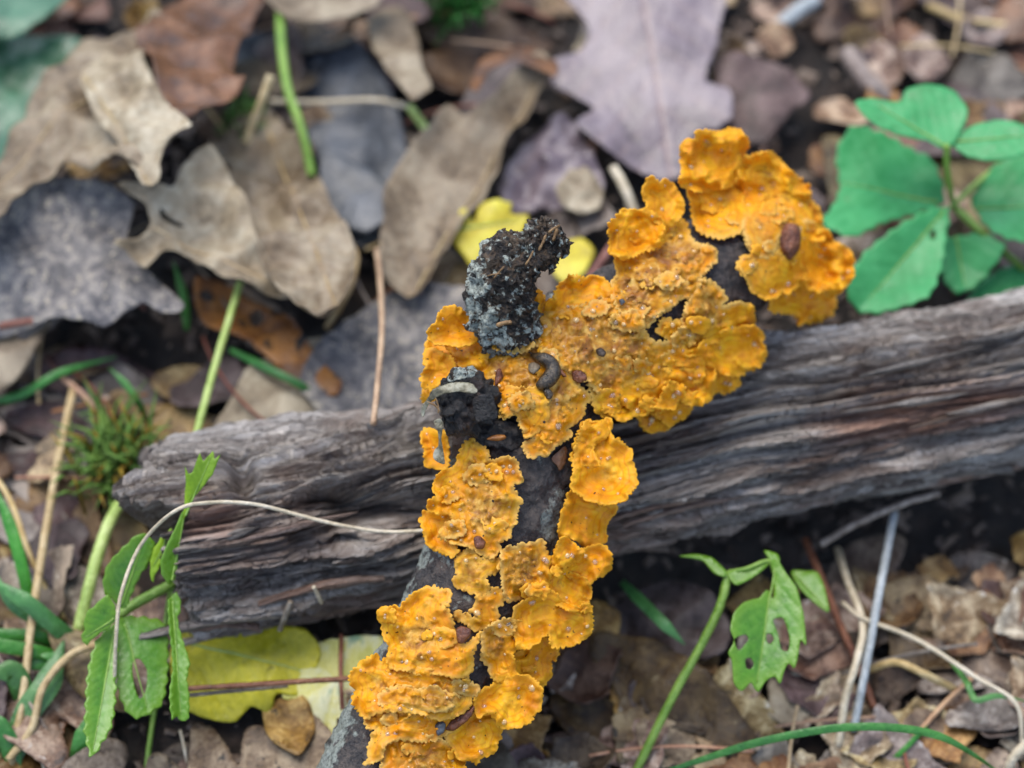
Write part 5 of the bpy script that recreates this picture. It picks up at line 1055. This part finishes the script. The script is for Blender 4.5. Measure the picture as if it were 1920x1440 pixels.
MARKS = [(225, 880, 'the moss tuft'), (862, 10, 'the bright green tuft'), (1200, 130, 'the mauve oak leaf'), (1750, 380, 'the five-leaved plant'), (1480, 100, 'the pale blue grey twig'), (1800, 30, 'the long tan twig'),
         (450, 1250, 'the yellow green leaf'), (620, 1290, 'the bleached yellow leaf'), (60, 1250, 'the bright grass clump'), (250, 1380, 'the hanging toothed leaflets'), (1250, 1200, 'the purplish brown leaf'), (1430, 1200, 'the leaf full of holes'),
         (1640, 1150, 'the grey blue stalk'), (1800, 1290, 'the kinked grass'), (1560, 1390, 'the arching grass'), (1000, 1400, 'the lower fungus fringe'), (950, 280, 'the long narrow tan leaf'), (600, 150, 'the slate coloured leaf'), (150, 500, 'the grey speckled leaf'),
         (480, 600, 'the rust coloured leaf'), (900, 450, 'the yellow lobed leaf'), (1130, 420, 'the fungus petals'), (1850, 1000, 'the dark gap under the log')]
MARKP = [(Pz(float(a), float(b), .0), t) for a, b, t in MARKS]
def near_mark(x, y): return min(MARKP, key=lambda m: math.hypot(m[0][0] - x, m[0][1] - y))[1]
def scatter(kind, variants, cnt, name, noun, cat, group, zr, tiltmax, seed, region):
    rs = random.Random(seed); meshes = []
    for k, (sz, L, mt) in enumerate(variants):
        me = litter_mesh(kind, L, seed + k); me.materials.append(M[mt]); meshes.append((me, L, sz + ' ' + ADJ[mt]))
    made = 0
    while made < cnt:
        x = rs.uniform(region[0], region[1]); y = rs.uniform(region[2], region[3]); me, L, adj = rs.choice(meshes)
        if not log_clear(x, y, L * .3): continue
        made += 1
        o = bpy.data.objects.new(name, me); COL.objects.link(o)
        tl = R(tiltmax); o.rotation_euler = (rs.uniform(-tl, tl), rs.uniform(-tl, tl), rs.uniform(0, 6.283))
        o.location = (x, y, float(ground_z(np.array(x), np.array(y))) + rs.uniform(*zr))
        back = (np.array([x, y, .03]) - LA) @ LN < 0
        tag(o, adj + ' ' + noun + (' behind' if back else ' before') + ' the log near ' + near_mark(x, y), cat, group)
ALLR = (-.27, .29, -.18, .32); FRONT = (-.24, .27, -.18, -.02); BACKR = (.05, .28, .04, .30)
scatter('oak', [('large', .075, 'litter'), ('long', .085, 'umber'), ('small', .065, 'litter3'), ('long', .09, 'litter'), ('large', .07, 'umber')], 40, 'oak_leaf', 'lobed oak leaf', 'leaf', 'oak leaves', (.002, .008), 8, 100, ALLR)
scatter('oak', [('large', .07, 'litter2'), ('small', .06, 'litter3'), ('large', .075, 'litter')], 22, 'oak_leaf', 'ragged oak leaf', 'leaf', 'ragged oak leaves', (.001, .006), 8, 150, FRONT)
scatter('ovate', [('small', .045, 'litter'), ('large', .055, 'litter2'), ('long', .06, 'umber'), ('small', .038, 'litter3')], 40, 'oval_leaf', 'oval leaf', 'leaf', 'oval leaves', (.004, .010), 12, 200, ALLR)
scatter('scrap', [('tiny', .014, 'litter'), ('small', .022, 'litter2'), ('broad', .034, 'umber'), ('small', .02, 'litter3'), ('broad', .03, 'brown'), ('tiny', .012, 'litter2'), ('broad', .038, 'litter')], 150, 'leaf_scrap', 'torn leaf scrap', 'leaf scrap', 'leaf scraps', (.006, .013), 18, 300, ALLR)
scatter('scrap', [('tiny', .014, 'litter2'), ('small', .024, 'litter2'), ('small', .03, 'litter3'), ('tiny', .018, 'litter3'), ('broad', .04, 'litter2'), ('broad', .036, 'litter')], 130, 'mottled_scrap', 'crumbling leaf piece', 'leaf scrap', 'crumbling leaf pieces', (.007, .013), 10, 400, (.0, .25, -.17, -.02))
scatter('scrap', [('tiny', .012, 'litter2'), ('small', .018, 'litter3'), ('broad', .026, 'litter'), ('small', .016, 'umber'), ('broad', .024, 'litter2')], 120, 'litter_chip', 'bark chip', 'bark chip', 'bark chips', (.006, .014), 22, 500, BACKR)
def needles():
    rs = random.Random(77); kinds = []
    for k in range(6):
        L = rs.uniform(.03, .06); s = np.linspace(-.5, .5, 14); b = rs.uniform(-.12, .12)
        p = np.c_[s * L, b * L * (s * 2) ** 2, .001 * np.cos(s * 3)]
        v, f = tube(p, .0006, 6); me = bpy.data.meshes.new('needle'); me.from_pydata(v.tolist(), [], [tuple(int(i) for i in q) for q in f])
        me.polygons.foreach_set('use_smooth', [True] * len(me.polygons)); me.materials.append(M[['needle', 'rneedle', 'needle', 'twig', 'straw', 'rneedle'][k]]); kinds.append(me)
    n = 0
    while n < 80:
        x, y = rs.uniform(-.25, .26), rs.uniform(-.17, .28)
        if not log_clear(x, y, .02): continue
        back = (np.array([x, y, .03]) - LA) @ LN < 0
        o = bpy.data.objects.new('fallen_needle', rs.choice(kinds)); COL.objects.link(o)
        o.rotation_euler = (0, rs.uniform(-.12, .12), rs.uniform(0, 6.283)); o.location = (x, y, float(ground_z(np.array(x), np.array(y))) + rs.uniform(.012, .017))
        tag(o, 'loose brown needle' + (' behind' if back else ' before') + ' the log near ' + near_mark(x, y), 'pine needle', 'loose needles in the litter'); n += 1
needles()
def crumbs():
    rs = np.random.RandomState(21); vv, ff = [], []
    for k in range(6500):
        x, y = rs.uniform(-.28, .29), rs.uniform(-.18, .33); z = float(ground_z(np.array(x), np.array(y))) + rs.uniform(.000, .004)
        c = np.array([x, y, z]); sz = rs.uniform(.0006, .0024) * rs.choice([1, 1, 1.8]); m = Matrix.Rotation(rs.uniform(0, 6.28), 3, 'Z') @ Matrix.Rotation(rs.normal() * .5, 3, 'X'); m = np.array(m); b = len(vv)
        q = np.array([[-1, -.5, 0], [.9, -.6, .1], [1.1, .5, 0], [-.8, .6, .15], [0, 0, .45], [0, 0, -.35]]) * rs.uniform(.7, 1.3, (6, 3)) * sz
        vv += list(c + q @ m.T)
        for j in range(4): ff += [(b + j, b + (j + 1) % 4, b + 4), (b + (j + 1) % 4, b + j, b + 5)]
    tag(mesh_obj('litter_crumbs', vv, ff, M['twigdark'], origin=(0, 0, 0), smooth=False, attrs=dict(edge=np.full(len(vv), .01), vein=np.zeros(len(vv)))), 'fine dark crumbs of rotten leaf and bark covering the soil', 'litter', kind='stuff')
M['twigdark'] = leaf_mat('crumb', (.02, .013, .010), (.07, .045, .032), (.20, .145, .105), .5, .5, 70, 0)
crumbs()
